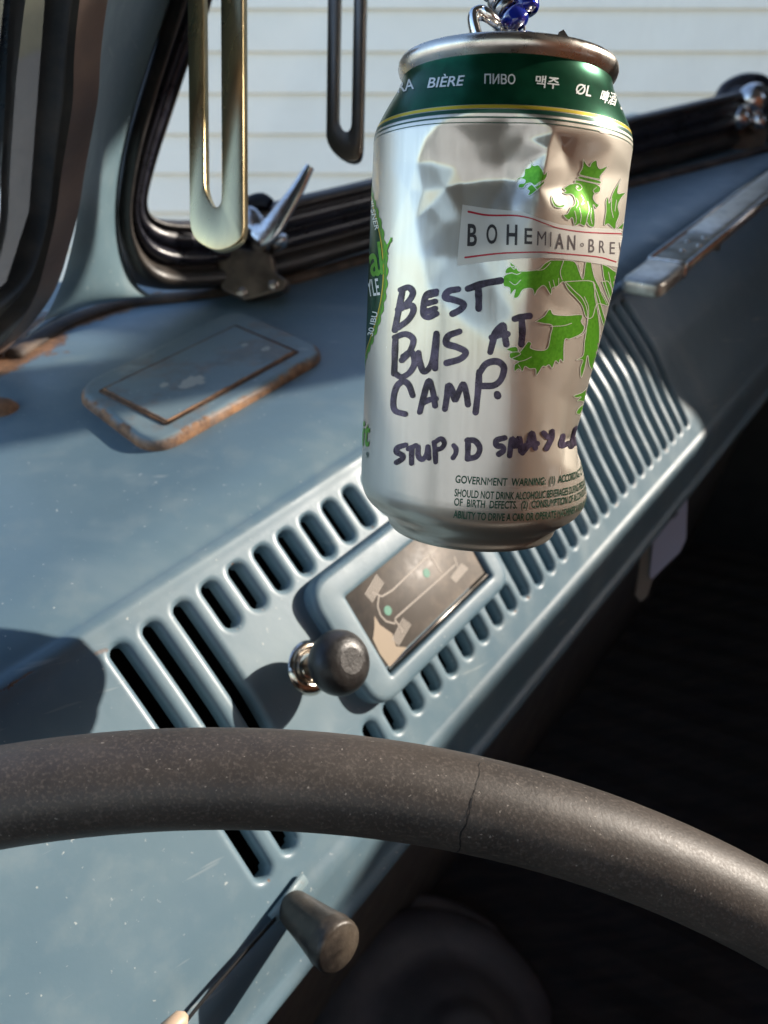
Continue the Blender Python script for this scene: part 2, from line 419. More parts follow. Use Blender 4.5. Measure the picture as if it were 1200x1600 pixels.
lathe('knob_head', [tuple(p) for p in catmull(kp, 60)*np.array([1.12, 1.0])], kc, fN, M['bake'], ppg, 64)
# ---- lower knob: tapered, sticking out of the lip
lk0 = hitplane(455, 1415, B(0, .1690, -.252), -Fb); 
lkz = pix(lk0)[2]
ax2 = norm(at(531, 1482, lkz-.0215)-lk0)
pk2 = thing('tapered_knob', 'dark tapered knob with a worn rim sticking out of the lower dash lip', 'knob', lk0)
M['knob2'] = rubber('worn_knob', (.022, .018, .016), (.10, .08, .06), .4, 70)
L2 = np.linalg.norm(at(531, 1482, lkz-.0215)-lk0)
lathe('knob_head', [(0, -.001), (.0052, -.001), (.0060, .001), (.0064, .004), (.0076, L2*.5), (.0088, L2*.78), (.0091, L2*.82), (.0088, L2*.86), (.0090, L2*.93), (.0086, L2*.98), (.0078, L2), (0, L2+.0003)], lk0, ax2, M['knob2'], pk2, 48)
tube('mounting_lug', [hitplane(476, 1372, B(0, .1700, -.251), -Fb), hitplane(425, 1437, B(0, .1700, -.2515), -Fb)], .0032, M['vent'], pk2, n=12, sx=.5)
tube('slide_slot', [hitplane(x, y, B(0, .1683, -.251), -Fb) for x, y in ((430, 1436), (370, 1503), (318, 1562), (290, 1597), (240, 1650))], .0008, M['black'], dash, n=8, sx=.6)
M['beige'] = mat('beige_plastic', (.55, .40, .28), .45)
lev = tube('slide_lever', [hitplane(x, y, B(0, .1600, -.25), -Fb) for x, y in ((245, 1640), (262, 1612), (284, 1592), (291, 1584))], [.0032, .0031, .0028, .0010], M['beige'], n=14)
tag(lev, 'beige lever tip at the bottom edge in the dash slot', 'lever')
# ---- rusty lidded vent on the shelf
rv = lambda x, y: (100+x/2.727, 460+y/2.727)
vo = thing('defroster_vent', 'rusty blue raised plate with rounded corners on the dash shelf', 'vent', shelf(300, 600))
vp_ = [shelf(*rv(*p)) for p in ((38, 440), (385, 705), (1138, 268), (735, 92))]
pl = rounded_poly(vp_, [.016, .018, .018, .018], 14)
def resample(poly, n):
    P = np.array(list(poly)+[poly[0]]); d = np.r_[0, np.cumsum(np.linalg.norm(np.diff(P, axis=0), axis=1))]; k_ = np.linspace(0, d[-1], n, endpoint=False)
    return [np.array([np.interp(q, d, P[:, i]) for i in range(3)]) for q in k_]
def dome_slab(name, poly, nrm, h, m, parent, bev, back=.002, n=200, rings_in=44):
    """plate with rolled-over edge; its top is ringed towards the middle so wear can be held per vertex"""
    poly = resample(poly, n); c = np.mean(poly, axis=0); rings = [[p-nrm*back for p in poly]]
    for k in range(9):
        a = math.pi/2*k/8; rings.append([p+nrm*(h-bev+bev*math.sin(a))+norm(c-p)*bev*(1-math.cos(a)) for p in poly])
    last = rings[-1]; cc_ = c+nrm*h
    for k in range(1, rings_in): rings.append([p+(cc_-p)*(k/rings_in) for p in last])
    return layered(name, rings, m, parent)
vent = dome_slab('rim_plate', pl, SHELF_N, .0056, M['vent'], vo, .0046)
def wearattr(o, fn):
    me = o.data; a = me.attributes.new('wear', 'FLOAT', 'POINT'); a.data.foreach_set('value', np.array([fn(np.array(v.co)) for v in me.vertices], np.float32))
PLn = np.array(pl)
def edged(poly, v):
    q = v-SHELF_N*((v-SHELF_P)@SHELF_N); best = 1
    for i in range(len(poly)):
        a, b = poly[i], poly[(i+1) % len(poly)]; ab = b-a; L = ab@ab
        t = 0 if L < 1e-14 else min(max(((q-a)@ab)/L, 0), 1); best = min(best, np.linalg.norm(q-a-ab*t))
    return best
lidp = [shelf(*rv(*p), .0056) for p in ((165, 412), (440, 550), (985, 250), (730, 140))]
lidb = [p-SHELF_N*.0056 for p in lidp]
wearattr(vent, lambda v: max(.54*math.exp(-(edged(pl, v)/.0036)**2), .52*math.exp(-(edged(lidb, v)/.0020)**2))+.06)
lid = dome_slab('lid', lidp, SHELF_N, .0013, M['vent'], vo, .0009, back=.001)
wearattr(lid, lambda v: .56*math.exp(-(edged(lidb, v)/.0016)**2)+.10)
lc_ = np.mean(lidp, axis=0); gp = [p+norm(p-lc_)*.0012 for p in lidp]; gp = gp+[gp[0]]
V = []; F = []
for i in range(4):
    a, b = gp[i], gp[i+1]; v_, f_ = tube_vf([a+SHELF_N*.0002, b+SHELF_N*.0002], .0008, 6); F += [tuple(x+len(V) for x in q) for q in f_]; V += v_
M['groove'] = rubber('rust_groove', (.05, .028, .018), (.2, .1, .05), .8, 200)
link('lid_groove', mesh('lid_groove', V, F, M['groove']), vo)
# pale bare flakes on the lid
M['flake'] = mat('bare_primer', (.38, .40, .38), .5)
cenf = [rv(545, 372), rv(425, 386), rv(770, 215), rv(860, 232)]
polys = []
for (cx_, cy_), (ra, rb) in zip(cenf, ((22, 8), (7, 3.5), (6, 2), (7, 3))):
    rn = random.Random(int(cx_)); polys.append([shelf(cx_+ra*math.cos(a_)*(1+.25*rn.uniform(-1, 1)), cy_+rb*math.sin(a_)*(1+.3*rn.uniform(-1, 1))-.2*ra*math.cos(a_), .0056+.00145) for a_ in np.linspace(0, 2*math.pi, 28)[:-1]])
[flatquads('bare_flake', [q_], 0, M['flake'], lid) for q_ in polys]
# rusty screw boss at the far left edge
sb = lathe('screw_boss', [(0, .0045), (.004, .0045), (.0065, .003), (.0085, .0005), (.009, -.001)], shelf(0, 640), SHELF_N, M['vent'], None, 32)
wearattr(sb, lambda v: .6); tag(sb, 'small rusty round boss on the shelf at the left edge of the photo', 'fitting')
# ---- silver grab bar on the passenger side of the shelf
g0, g1 = shelf(1003, 449, .013), shelf(1330, 188, .014)
gd = norm(g1-g0); zg = pix(g0)[2]; gs = norm(np.cross(gd, SHELF_N))
hb = thing('grab_bar', 'flat silver bar with a squared end cap and studded middle on the passenger side shelf', 'bar', g0)
HW = 33/FPX*zg; HT = HW*.42
def flatbar(name, xs, ks, m, lift=0.0, e=.42):
    V = []; n = 36
    for x, k_ in zip(xs, ks):
        kw, kt = k_ if isinstance(k_, tuple) else (k_, k_)
        for q in range(n):
            a_ = 2*math.pi*q/n; ca, sa = math.cos(a_), math.sin(a_)
            V.append(g0+gd*x+gs*HW*kw*math.copysign(abs(ca)**e, ca)+SHELF_N*(HT*kt*math.copysign(abs(sa)**e, sa)+lift))
    return link(name, mesh(name, V, grid(len(xs), n, closev=True)+[tuple(range(n)), tuple(reversed(range((len(xs)-1)*n, len(xs)*n)))], m), hb)
M['barsteel'] = metalm('satin_bar', (.62, .60, .55), (.40, .38, .33), .34, 60, metal=.75)
flatbar('end_cap', (-.0035, -.0025, 0, .004, .0405, .0425), ((.72, .5), (.86, .8), (.95, .95), (1, 1), (1, 1), (.96, .94)), M['barsteel'])
flatbar('collar', (.0420, .0430, .0465, .0475), (.94, 1.05, 1.05, .94), M['chrome'])
M['barmid'] = metalm('studded_insert', (.46, .44, .38), (.17, .16, .13), .36, 90, metal=.5)
flatbar('studded_insert', (.047, .30), (.90, .90), M['barmid'])
flatbar('grip', (.118, .120, .125, .55), ((.80, .95), (.88, 1.05), (.92, 1.12), (.92, 1.12)), M['barsteel'])
for sg in (-1, 1): tube('side_rail', [g0+gd*x+gs*HW*.95*sg+SHELF_N*HT*.7 for x in (.047, .54)], HW*.13, M['chrome'], hb, n=12)
stud = None; top_ = g0+SHELF_N*HT*.9
for (x, y) in ((1084, 363), (1108, 345), (1124, 330), (1141, 318), (1146, 332), (1153, 327), (1126, 345), (1100, 372), (1120, 360), (1134, 352), (1092, 384), (1074, 378), (1066, 392), (1106, 360)):
    c_ = hitplane(x, y, top_, SHELF_N)
    if stud is None: stud = lathe('stud', [(0, .0013), (.0011, .0011), (.0018, .0005), (.0020, -.002)], (0, 0, 0), SHELF_N, M['chrome'], hb, 12)
    else: stud = stud.copy(); COL.objects.link(stud)
    stud.location = Vector(c_); stud.matrix_parent_inverse = Matrix.Translation(-Vector(hb.location))
for x in (.16, .5): tube('foot', [g0+gd*x, g0+gd*x-SHELF_N*.015], [HW*.4, HW*.5], M['barsteel'], hb, n=16)
# ================================================================== WINDSHIELD, PILLAR, DOOR FRAME
wW = norm(D-.13*Fb); wV = norm(Ub-.18*Fb); wN = norm(np.cross(wW, wV)); wO = B(.365, .40, -.0916)
if wN @ (CAM-wO) < 0: wN = -wN
def wsp(px, py, h=0.0): return hitplane(px, py, wO+wN*h, wN)
def band(name, O, I, prof, m, parent, n=120, nrm=None, fn=None, mats=None, cut=None):
    O = catmull(O, n); I = catmull(I, n); V = []; fm = []
    for a, b in zip(O, I):
        A_, B_ = fn(*a), fn(*b)
        for v, h in prof: V.append(A_+(B_-A_)*v+nrm*h)
    F = grid(n, len(prof))
    if mats:
        fm = [next(k for k, c in enumerate(cut) if prof[j][0] < c) for i in range(n-1) for j in range(len(prof)-1)]
        return link(name, mesh(name, V, F, mats=mats, fmat=fm), parent)
    return link(name, mesh(name, V, F, m), parent)
def ridge(v0, v1, h, n=8, base=0.0): return [(v0+(v1-v0)*k/n, base+h*math.sin(math.pi*k/n)**.6 if 0 < k < n else base) for k in range(n+1)]
WO = [(1420, 160), (1270, 200), (1128, 237), (993, 272), (850, 310), (700, 352), (575, 390), (440, 430), (370, 445), (300, 452), (240, 450), (208, 428), (188, 385), (181, 340), (184, 290), (196, 220), (218, 140), (240, 70), (262, 0), (305, -130), (360, -280)]
WI = [(1420, 75), (1270, 115), (1128, 151), (988, 184), (850, 215), (700, 252), (575, 285), (460, 312), (400, 330), (340, 345), (300, 347), (262, 345), (238, 337), (228, 322), (230, 295), (245, 240), (265, 180), (290, 105), (316, 40), (352, -80), (400, -230)]
wind = thing('windshield', 'front window in its black rubber seal above the dash shelf, facing the white siding', 'windshield', wO)
prf = [(-.03, -.012)]+ridge(0, .34, .010, 10, .001)+ridge(.37, .60, .006, 8, .0015)+[(.62, .001), (.64, .004), (.82, .004), (.84, .001)]+ridge(.86, 1.0, .003, 5, .001)+[(1.0, -.008)]
band('rubber_seal', WO, WI, prf, None, wind, 160, wN, wsp, mats=[M['rubber'], M['framedark'], M['rubber']], cut=[.36, .85, 9])
gl = bpy.data.materials.new('window_glass'); gl.use_nodes = True; gt = gl.node_tree; gt.nodes.remove(gt.nodes['Principled BSDF'])
o_ = gt.nodes['Material Output']; tr = gt.nodes.new('ShaderNodeBsdfTransparent'); gg = gt.nodes.new('ShaderNodeBsdfGlossy'); gg.inputs['Roughness'].default_value = .02
fw_ = gt.nodes.new('ShaderNodeLayerWeight'); pw_ = gt.nodes.new('ShaderNodeMath'); pw_.operation = 'POWER'; pw_.inputs[1].default_value = 5; gt.links.new(fw_.outputs['Facing'], pw_.inputs[0]); fr = gt.nodes.new('ShaderNodeMath'); fr.operation = 'MULTIPLY_ADD'; fr.inputs[1].default_value = .85; fr.inputs[2].default_value = .06; gt.links.new(pw_.outputs[0], fr.inputs[0]); mx = gt.nodes.new('ShaderNodeMixShader'); df = gt.nodes.new('ShaderNodeBsdfDiffuse'); df.inputs[0].default_value = (.75, .75, .73, 1)
mx2 = gt.nodes.new('ShaderNodeMixShader'); no = gt.nodes.new('ShaderNodeTexNoise'); no.inputs['Scale'].default_value = 7; no.inputs['Detail'].default_value = 6; no.inputs['Roughness'].default_value = .7
rp = gt.nodes.new('ShaderNodeMapRange'); rp.inputs[1].default_value = .4; rp.inputs[2].default_value = .8; rp.inputs[3].default_value = .01; rp.inputs[4].default_value = .10
gtc = gt.nodes.new('ShaderNodeTexCoord'); gt.links.new(gtc.outputs['Object'], no.inputs[0]); gt.links.new(no.outputs[0], rp.inputs[0])
gt.links.new(fr.outputs[0], mx.inputs[0]); gt.links.new(tr.outputs[0], mx.inputs[1]); gt.links.new(gg.outputs[0], mx.inputs[2])
gt.links.new(rp.outputs[0], mx2.inputs[0]); gt.links.new(mx.outputs[0], mx2.inputs[1]); gt.links.new(df.outputs[0], mx2.inputs[2]); gt.links.new(mx2.outputs[0], o_.inputs[0])
M['glass'] = gl
gp_ = [wsp(*p, -.006) for p in ((1420, 118), (1128, 194), (700, 302), (440, 372), (300, 400), (208, 380), (205, 330), (222, 230), (280, 90), (380, -255), (470, -520), (1500, -520))]
link('glass_pane', mesh('glass_pane', gp_, [tuple(range(len(gp_)))], M['glass'], False), wind)
# pillar between door frame and windshield
TD = (shelf(22, 566)-CAM) @ D
print('door plane t', TD, 'seam depth', pix(shelf(22, 566))[2], 'wind depth', pix(wsp(200, 350))[2])
dO = B(TD, 0, 0)
def dpl(px, py, h=0.0): return hitplane(px, py, dO+D*h, D)
PL_ = [(40, 530), (70, 497), (95, 445), (112, 385), (124, 320), (135, 250), (146, 150), (150, 90), (158, 20), (176, -80), (205, -220)]
PRr = [(262, 460), (238, 462), (210, 440), (192, 400), (184, 345), (187, 285), (200, 215), (222, 135), (246, 62), (290, -70), (345, -240)]
PC_ = [(110, 486), (128, 470), (133, 425), (138, 375), (143, 315), (148, 240), (156, 150), (168, 80), (186, 15), (215, -80), (260, -230)]
n = 60; a_, c_, b_ = catmull(PL_, n), catmull(PC_, n), catmull(PRr, n); V = []
for q in range(n):
    A1, B1 = dpl(*a_[q], .004), wsp(*b_[q], .002)
    zc = (pix(A1)[2]*.45+pix(B1)[2]*.55)-.012; C1 = at(*c_[q], zc)
    for k in range(21):
        u = k/20; V.append((1-u)**2*A1+2*u*(1-u)*(C1*2-(A1+B1)*.5)+u*u*B1)
M['pillar'] = paint('pillar_paint', (.115, .19, .235), rough=.4)
pil = link('window_pillar', mesh('window_pillar', V, grid(n, 21), M['pillar']))
tag(pil, 'blue painted metal pillar between the windshield seal and the door window seal', 'pillar')
# flange seam under the seal
SO = [(20, 556), (60, 530), (100, 507), (150, 488), (200, 474), (300, 463), (440, 441), (575, 403), (700, 366), (850, 324), (993, 286), (1128, 252), (1420, 175)]
P = [shelf(*p, .001) for p in catmull(SO, 90)]
M['seam'] = rubber('rusty_seam', (.035, .026, .022), (.17, .12, .085), .7, 60)
tube('rusty_seam', P, np.linspace(.0035, .0045, 90), M['seam'], dash, n=10, up=SHELF_N, sx=1.6)
tube('seam_ridge', [shelf(*p, .002) for p in catmull([(45, 524), (70, 507), (100, 487), (128, 468), (150, 462)], 20)], .0016, M['pillar'], dash, n=8)
# door window seal on the driver's side
DO = [(215, -230), (176, -80), (160, 0), (150, 80), (146, 150), (137, 205), (126, 265), (116, 330), (101, 390), (82, 450), (50, 500), (0, 552), (-70, 606)]
DI = [(110, -230), (76, -80), (65, 0), (58, 80), (53, 150), (48, 205), (43, 265), (39, 330), (30, 378), (12, 425), (-18, 458), (-70, 490), (-130, 520)]
door = thing('driver_door_window', 'driver side window with thick worn black rubber seal at the left edge of the photo', 'car window', dpl(60, 300))
prd = [(-.06, -.01)]+ridge(0, .10, .001, 4, .002)+ridge(.10, .50, .0075, 10, .001)+ridge(.50, .98, .0075, 12, .0)+[(1.0, -.012)]
band('rubber_seal', DO, DI, prd, None, door, 130, D, dpl, mats=[M['pinkedge'], M['rubber'], M['rubber2'], M['rubber']], cut=[.14, .42, .60, 9])
VO = [(120, -230), (80, -80), (64, 0), (52, 90), (43, 160), (33, 225), (25, 290), (8, 352), (-15, 390), (-70, 440)]
VI = [(-30, -230), (-45, -80), (-50, 0), (-52, 90), (-55, 160), (-60, 225), (-66, 290), (-75, 320), (-85, 345), (-110, 370)]
band('vent_wing_frame', VO, VI, [(0, -.014), (.02, -.008)]+ridge(.04, .45, .006, 8, -.008)+ridge(.45, 1, .006, 8, -.010), M['framedark'], door, 90, D, dpl)
dg = [dpl(*p, -.010) for p in ((70, 0), (45, 330), (10, 440), (-60, 500), (-700, 600), (-700, -400), (120, -300))]
link('glass_pane', mesh('glass_pane', dg, [tuple(range(len(dg)))], M['glass'], False), door)
# ================================================================== LATCHES ON THE WINDSHIELD
M['latchpl'] = metalm('rusty_bracket', (.17, .145, .125), (.30, .25, .20), .42, 70)
M['chromeb'] = metalm('bright_chrome', (.82, .82, .84), (.55, .50, .45), .12, 180)
def blade(name, pts, wid, thick, z, m, parent, nr=None):
    """tapered curved strap given by centre points in the picture at depth z"""
    P = [at(x, y, zz) for (x, y), zz in zip(pts, np.interp(range(len(pts)), [0, len(pts)-1], z))]
    P = catmull(P, 28); wd = np.interp(np.linspace(0, 1, 28), np.linspace(0, 1, len(wid)), wid)
    V = []; nr = norm(nr if nr is not None else -cF)
    for i in range(25):
        t = norm(P[min(i+1, 27)]-P[max(i-1, 0)]); q = norm(np.cross(t, nr)); r2 = norm(np.cross(q, t))
        for k in range(16):
            a = 2*math.pi*k/16; V.append(P[i]+q*wd[i]/2*math.copysign(abs(math.cos(a))**.7, math.cos(a))+r2*thick/2*math.copysign(abs(math.sin(a))**.7, math.sin(a)))
    return link(name, mesh(name, V, grid(28, 16, closev=True)+[tuple(range(16)), tuple(reversed(range(27*16, 28*16)))], m), parent)
zs = pix(wsp(400, 420))[2]-.022
latch = thing('window_latch', 'chrome lever latch with a rusty bracket on the windshield seal behind the slotted strip', 'latch', at(400, 440, zs))
lp_ = rounded_poly([at(*p, zs) for p in ((341, 402), (352, 386), (424, 396), (431, 428), (452, 440), (446, 455), (384, 472), (346, 452))], .0028, 4)
slab('bracket', lp_, norm(-cF-.15*cU), .004, M['latchpl'], latch, bev=.0016, seg=4, back=.014)
for (x, y) in ((378, 457), (427, 446)): lathe('screw', [(0, .0018), (.002, .0016), (.0034, .0006), (.0038, -.002)], at(x, y, zs-.0035), -cF, M['steel'], latch, 20)
lathe('pivot', [(0, .009), (.004, .008), (.006, .005), (.0075, 0), (.0085, -.012)], at(408, 374, zs-.004), norm(-cF+.3*cX), M['chromeb'], latch, 28)
lathe('wing_nut', [(0, .007), (.003, .006), (.005, .002), (.005, -.012)], at(437, 377, zs-.004), norm(-cF+.6*cX), M['chromeb'], latch, 20)
blade('lever', [(396, 360), (410, 366), (424, 356), (442, 330), (462, 300), (480, 268), (493, 245)], [.008, .016, .0155, .0125, .0095, .006, .0035], .0045, (zs-.012, zs-.03), M['chromeb'], latch, norm(-cF-.5*cX))
blade('hook', [(372, 330), (392, 318), (410, 314), (428, 322)], [.006, .010, .010, .006], .006, (zs+.01, zs+.006), M['framedark'], latch)
blade('clasp', [(376, 345), (388, 338), (400, 350), (408, 366)], [.008, .013, .012, .009], .005, (zs, zs-.006), M['chromeb'], latch)
zs = pix(wsp(1165, 225))[2]-.03
latch2 = thing('window_latch', 'far chrome latch with a grey bracket on the seal at the upper right', 'latch', at(1160, 230, zs))
lp_ = rounded_poly([at(*p, zs) for p in ((1124, 232), (1134, 205), (1142, 178), (1190, 172), (1196, 215), (1185, 246), (1160, 256))], .006, 4)
slab('bracket', lp_, norm(-cF-.1*cU), .008, M['latchpl'], latch2, bev=.003, seg=4, back=.02)
blade('hook', [(1126, 172), (1140, 150), (1162, 140), (1184, 140), (1200, 152)], [.022, .034, .036, .034, .026], .02, (zs, zs+.004), M['framedark'], latch2)
for (x, y, r) in ((1174, 158, .019), (1154, 185, .014), (1185, 190, .010)):
    lathe('clasp', [(r*math.cos(a), r*math.sin(a)) for a in np.linspace(1.5, -1.3, 12)], at(x, y, zs-.02), norm(-cF+.2*cU), M['chromeb'], latch2, 20)
# ================================================================== SLOTTED STRIPS
M['brass'] = metalm('yellowed_steel', (.60, .49, .27), (.42, .35, .24), .26, 30, (1, 1, .12))
M['darksteel'] = metalm('darkened_steel', (.26, .22, .18), (.15, .125, .10), .34, 30, (1, 1, .15))
def strip(name, outer, slot, z, nrm, th, m, label):
    p0 = at(*outer[1], z); f = lambda x, y: hitplane(x, y, p0, nrm)
    o = thing(name, label, 'metal strip', f(*outer[3]), 'slotted metal strips hanging in front of the windshield')
    oo = catmull(outer[1:-1], 50); ii = catmull(slot[1:-1], 50)
    L = [outer[0]]+list(map(tuple, oo))+[outer[-1]]; I = [slot[0]]+list(map(tuple, ii))+[slot[-1]]
    # loft from the outer edge to the slot edge, closed in depth -> a U shaped bar
    V = []; n = len(L)
    for a, b in zip(L, I):
        A_, B_ = f(*a), f(*b); w_ = norm(B_-A_); bv = .0006
        for q in ((A_, -th), (A_, -bv), (A_+w_*bv*.3, -bv*.3), (A_+w_*bv, 0), (B_-w_*bv, 0), (B_-w_*bv*.3, -bv*.3), (B_, -bv), (B_, -th)): V.append(q[0]+nrm*q[1])
    F = grid(n, 8, closev=True)
    link('slotted_strip', mesh('slotted_strip', V, F, m), o)
    # head plate closing the slot far above
    a, b = f(*outer[0]), f(*outer[-1]); up = norm(a-f(*outer[1]))
    box('strip_head', a-nrm*th, b-a, up*.03, nrm*th, m, o, .0004)
    return o
st1 = strip('window_stay', [(286, -700), (296, 345), (299, 362), (308, 377), (328, 389), (345, 391), (364, 384), (376, 372), (380, 355), (376, -700)],
      [(310, -700), (319, 285), (321, 298), (325, 310), (331, 320), (337, 323), (342, 320), (345, 312), (346, 285), (340, -700)], .285, norm(-cF-.42*cX), .0032, M['brass'], 'wider slotted metal strip with a yellow sheen hanging on the left')
st2 = strip('window_stay', [(520, -700), (509, 212), (512, 224), (521, 238), (535, 248), (547, 252), (557, 250), (562, 242), (564, 228), (586, -700)],
      [(542, -700), (526, 178), (527, 188), (531, 197), (536, 203), (541, 205), (545, 203), (548, 196), (549, 180), (565, -700)], .37, norm(-cF-.40*cX), .0035, M['darksteel'], 'narrower dark slotted metal strip hanging just left of the can')
# ================================================================== STEERING WHEEL
zw = .182
wX = norm(cX+.10*cF); wNn = norm(np.cross(wX, cU)); wNn = wNn if wNn@cF > 0 else -wNn
pts = np.array([hitplane(*p, CAM+cF*zw, wNn) for p in ((0, 1244), (350, 1216), (600, 1230), (800, 1268), (1000, 1341), (1150, 1405), (1200, 1428))])
q2 = np.array([((p-CAM)@wX, (p-CAM)@cU) for p in pts]); w0 = (CAM+cF*zw-CAM)@wX
A_ = np.c_[2*q2, np.ones(len(q2))]; sol = np.linalg.lstsq(A_, (q2**2).sum(1), rcond=None)[0]
wc = sol[:2]; wr = math.sqrt(sol[2]+wc@wc); print('wheel', wc, wr)
wC = CAM+cF*zw+wX*(wc[0]-w0)+cU*wc[1]
wheel = thing('steering_wheel', 'large thin rimmed dark brown steering wheel with pale specks across the bottom of the photo', 'steering wheel', wC)
m = mat('wheel_plastic', (.05, .04, .033), .45); t_ = NT(m)
n0 = t_.noise(22, 6, .7); n1 = t_.noise(1000, 2, .5); n2 = t_.noise(1300, 2, .6)
c = t_.mix(t_.ramp(n0, .35, .7), (.030, .025, .022), (.066, .055, .047)); c = t_.mix(t_.math('MULTIPLY', t_.ramp(n2, .5, .72), .3), c, (.20, .165, .14))
c = t_.mix(t_.ramp(n1, .70, .76), c, (.26, .23, .20)); t_.col(c); t_.rough(t_.ramp(n2, .3, .8, (.46, .46, .46, 1), (.62, .62, .62, 1))); b1 = t_.bump(n2, .25, .0002); t_.bump(t_.noise(220, 3, .6), .25, .0005, b1)
M['wheel'] = m
N1, N2 = 260, 48; V = []; RT = .0111
pc_ = hitplane(712, 1250, CAM+cF*zw, wNn)-wC; a_crack = math.atan2(pc_@cU, pc_@wX)
for i in range(N1):
    a = 2*math.pi*i/N1; d = wX*math.cos(a)+cU*math.sin(a)
    for k in range(N2):
        b = 2*math.pi*k/N2; V.append(wC+d*(wr+RT*math.cos(b)*1.0)-wNn*RT*1.12*math.sin(b))
link('rim', mesh('rim', V, grid(N1, N2, True, True), M['wheel']), wheel)
# hairline crack round the rim
def rimpt(a, b, h=0.00012):
    d = wX*math.cos(a)+cU*math.sin(a); return wC+d*(wr+(RT+h)*math.cos(b))-wNn*(RT*1.12+h)*math.sin(b)
rng = random.Random(8); V = []; nn = 46; off = 0
for i in range(nn):
    b = math.radians(15+165*i/(nn-1)); off += rng.uniform(-.0008, .0010)+(.0016 if 26 < i < 34 else 0)-(.0004); a = a_crack-.010+.0-off*.9
    w_ = .00020*(.5+.8*rng.random())/wr*(.35 if i < 14 else 1)
    V += [rimpt(a-w_, b), rimpt(a+w_, b)]
link('crack', mesh('crack', V, grid(nn, 2), M['black']), wheel)
hubn = -cF
lathe('hub', [(0, .012), (.02, .011), (.034, .006), (.038, -.004), (.03, -.03), (0, -.03)], wC+cF*.03, hubn, M['wheel'], wheel, 40)
for sg in (-1, 1):
    tube('spoke', [wC+cF*.03+wX*sg*.03, wC+cF*.024+wX*sg*.11, wC+wX*sg*(wr-.003)], [.011, .009, .008], M['wheel'], wheel, n=16)
tube('steering_column', [wC+cF*.05, wC+cF*.05+(cF*.82-cU*.57)*.5], .02, M['black'], wheel, n=24)
# ================================================================== DARK FOOTWELL AND CABIN
def struct(name, me): o = link(name, me); o['kind'] = 'structure'; return o
def quad(name, pts, m): return struct(name, mesh(name, pts, [tuple(range(len(pts)))], m, False))
FLU = -.80
# ribbed rubber floor mat
V = []; nt = 240
for i in range(nt+1):
    t = -.5+2.0*i/nt; h = .003*(abs((i % 6)-3)/3)
    V += [B(t, -.75, FLU+h), B(t, .62, FLU+h)]
struct('cabin_floor', mesh('cabin_floor', V, grid(nt+1, 2), M['mat'], False))
quad('front_bulkhead', [B(-.5, .42, FLU), B(1.4, .42, FLU), B(1.4, .24, -.272), B(-.5, .24, -.272)], M['mat'])
# rubber boot / heater outlet standing on the floor: low moulded dome with a rolled rim
bt = thing('floor_boot', 'dark moulded rubber boot on the cabin floor below the steering wheel rim', 'rubber boot', at(690, 1600, .75))
bo = at(700, 1660, .70); bax = norm(Ub*.8-Fb*.6)
M['boot'] = rubber('boot_rubber', (.13, .13, .14), (.20, .19, .20), .5, 30)
lathe('boot_cone', [(.135, -.06), (.13, -.01), (.12, .005), (.105, .012), (.092, .011), (.082, .012), (.075, .018), (.062, .030), (.05, .036), (.044, .04), (.04, .05), (.03, .055), (.0, .056)], bo, bax, M['boot'], bt, 48)
lathe('base_ring', [(.15, -.07), (.152, -.05), (.145, -.04), (.135, -.045)], bo, bax, M['boot'], bt, 48)
# paper tag hanging under the dash
M['tag'] = mat('lilac_card', (.42, .42, .56), .6); M['stick'] = mat('tan_card_edge', (.22, .18, .15), .6); M['tagink'] = mat('tag_ink', (.07, .07, .10), .6)
zt = pix(hitplane(1040, 800, B(0, .19, -.275), -Fb))[2]+.02
tg = thing('card_tag', 'pale lilac card tag hanging from under the dash edge on the right', 'tag', at(1040, 800, zt))
slab('card', [at(*p, zt) for p in ((1026, 780), (1075, 735), (1071, 842), (1062, 862), (1018, 905), (1014, 900))], -cF, .0015, M['tag'], tg, bev=.0003, seg=1)
slab('card_edge', [at(*p, zt+.004) for p in ((1008, 812), (1030, 790), (1020, 900), (1010, 933), (1000, 940), (991, 930))], -cF, .002, M['stick'], tg, bev=.0006, seg=2)
flatquads('printed_mark', [[at(x, y, zt-.0017) for x, y in q] for q in (((1036, 792), (1040, 790), (1045, 808), (1042, 812)), ((1042, 812), (1044, 806), (1049, 797), (1051, 800)), ((1051, 800), (1049, 797), (1056, 806), (1053, 812)), ((1053, 812), (1052, 806), (1060, 785), (1063, 787)), ((1036, 815), (1060, 800), (1060, 803), (1038, 819)))], 0, M['tagink'], tg)
# seat behind the camera (unseen; added in orange for a warm reflection in the can)
M['vinyl'] = rubber('orange_vinyl', (.60, .17, .05), (.68, .22, .07), .5, 12)
seat = thing('reflection_seat', 'unseen tall orange vinyl driver seat added for its warm reflection in the can', 'seat', B(.3, -.45, -.5))
def cushion(name, o, a, b, c, m, par):
    ob = box(name, o, a, b, c, m, par, .04); ob.data.polygons.foreach_set('use_smooth', [True]*len(ob.data.polygons)); return ob
cushion('seat_base', B(-.32, -.62, -.50), D*.80, Fb*.48, Ub*.16, M['vinyl'], seat)
cushion('seat_back', B(-.32, -.66, -.38), D*.80, Fb*-.12, Ub*.74, M['vinyl'], seat)
seat2 = thing('reflection_seat', 'low orange vinyl passenger bench beside the driver seat', 'seat', B(.85, -.45, -.5))
cushion('seat_base', B(.52, -.62, -.50), D*.62, Fb*.48, Ub*.16, M['vinyl'], seat2)
cushion('seat_back', B(.52, -.66, -.38), D*.62, Fb*-.12, Ub*.46, M['vinyl'], seat2)
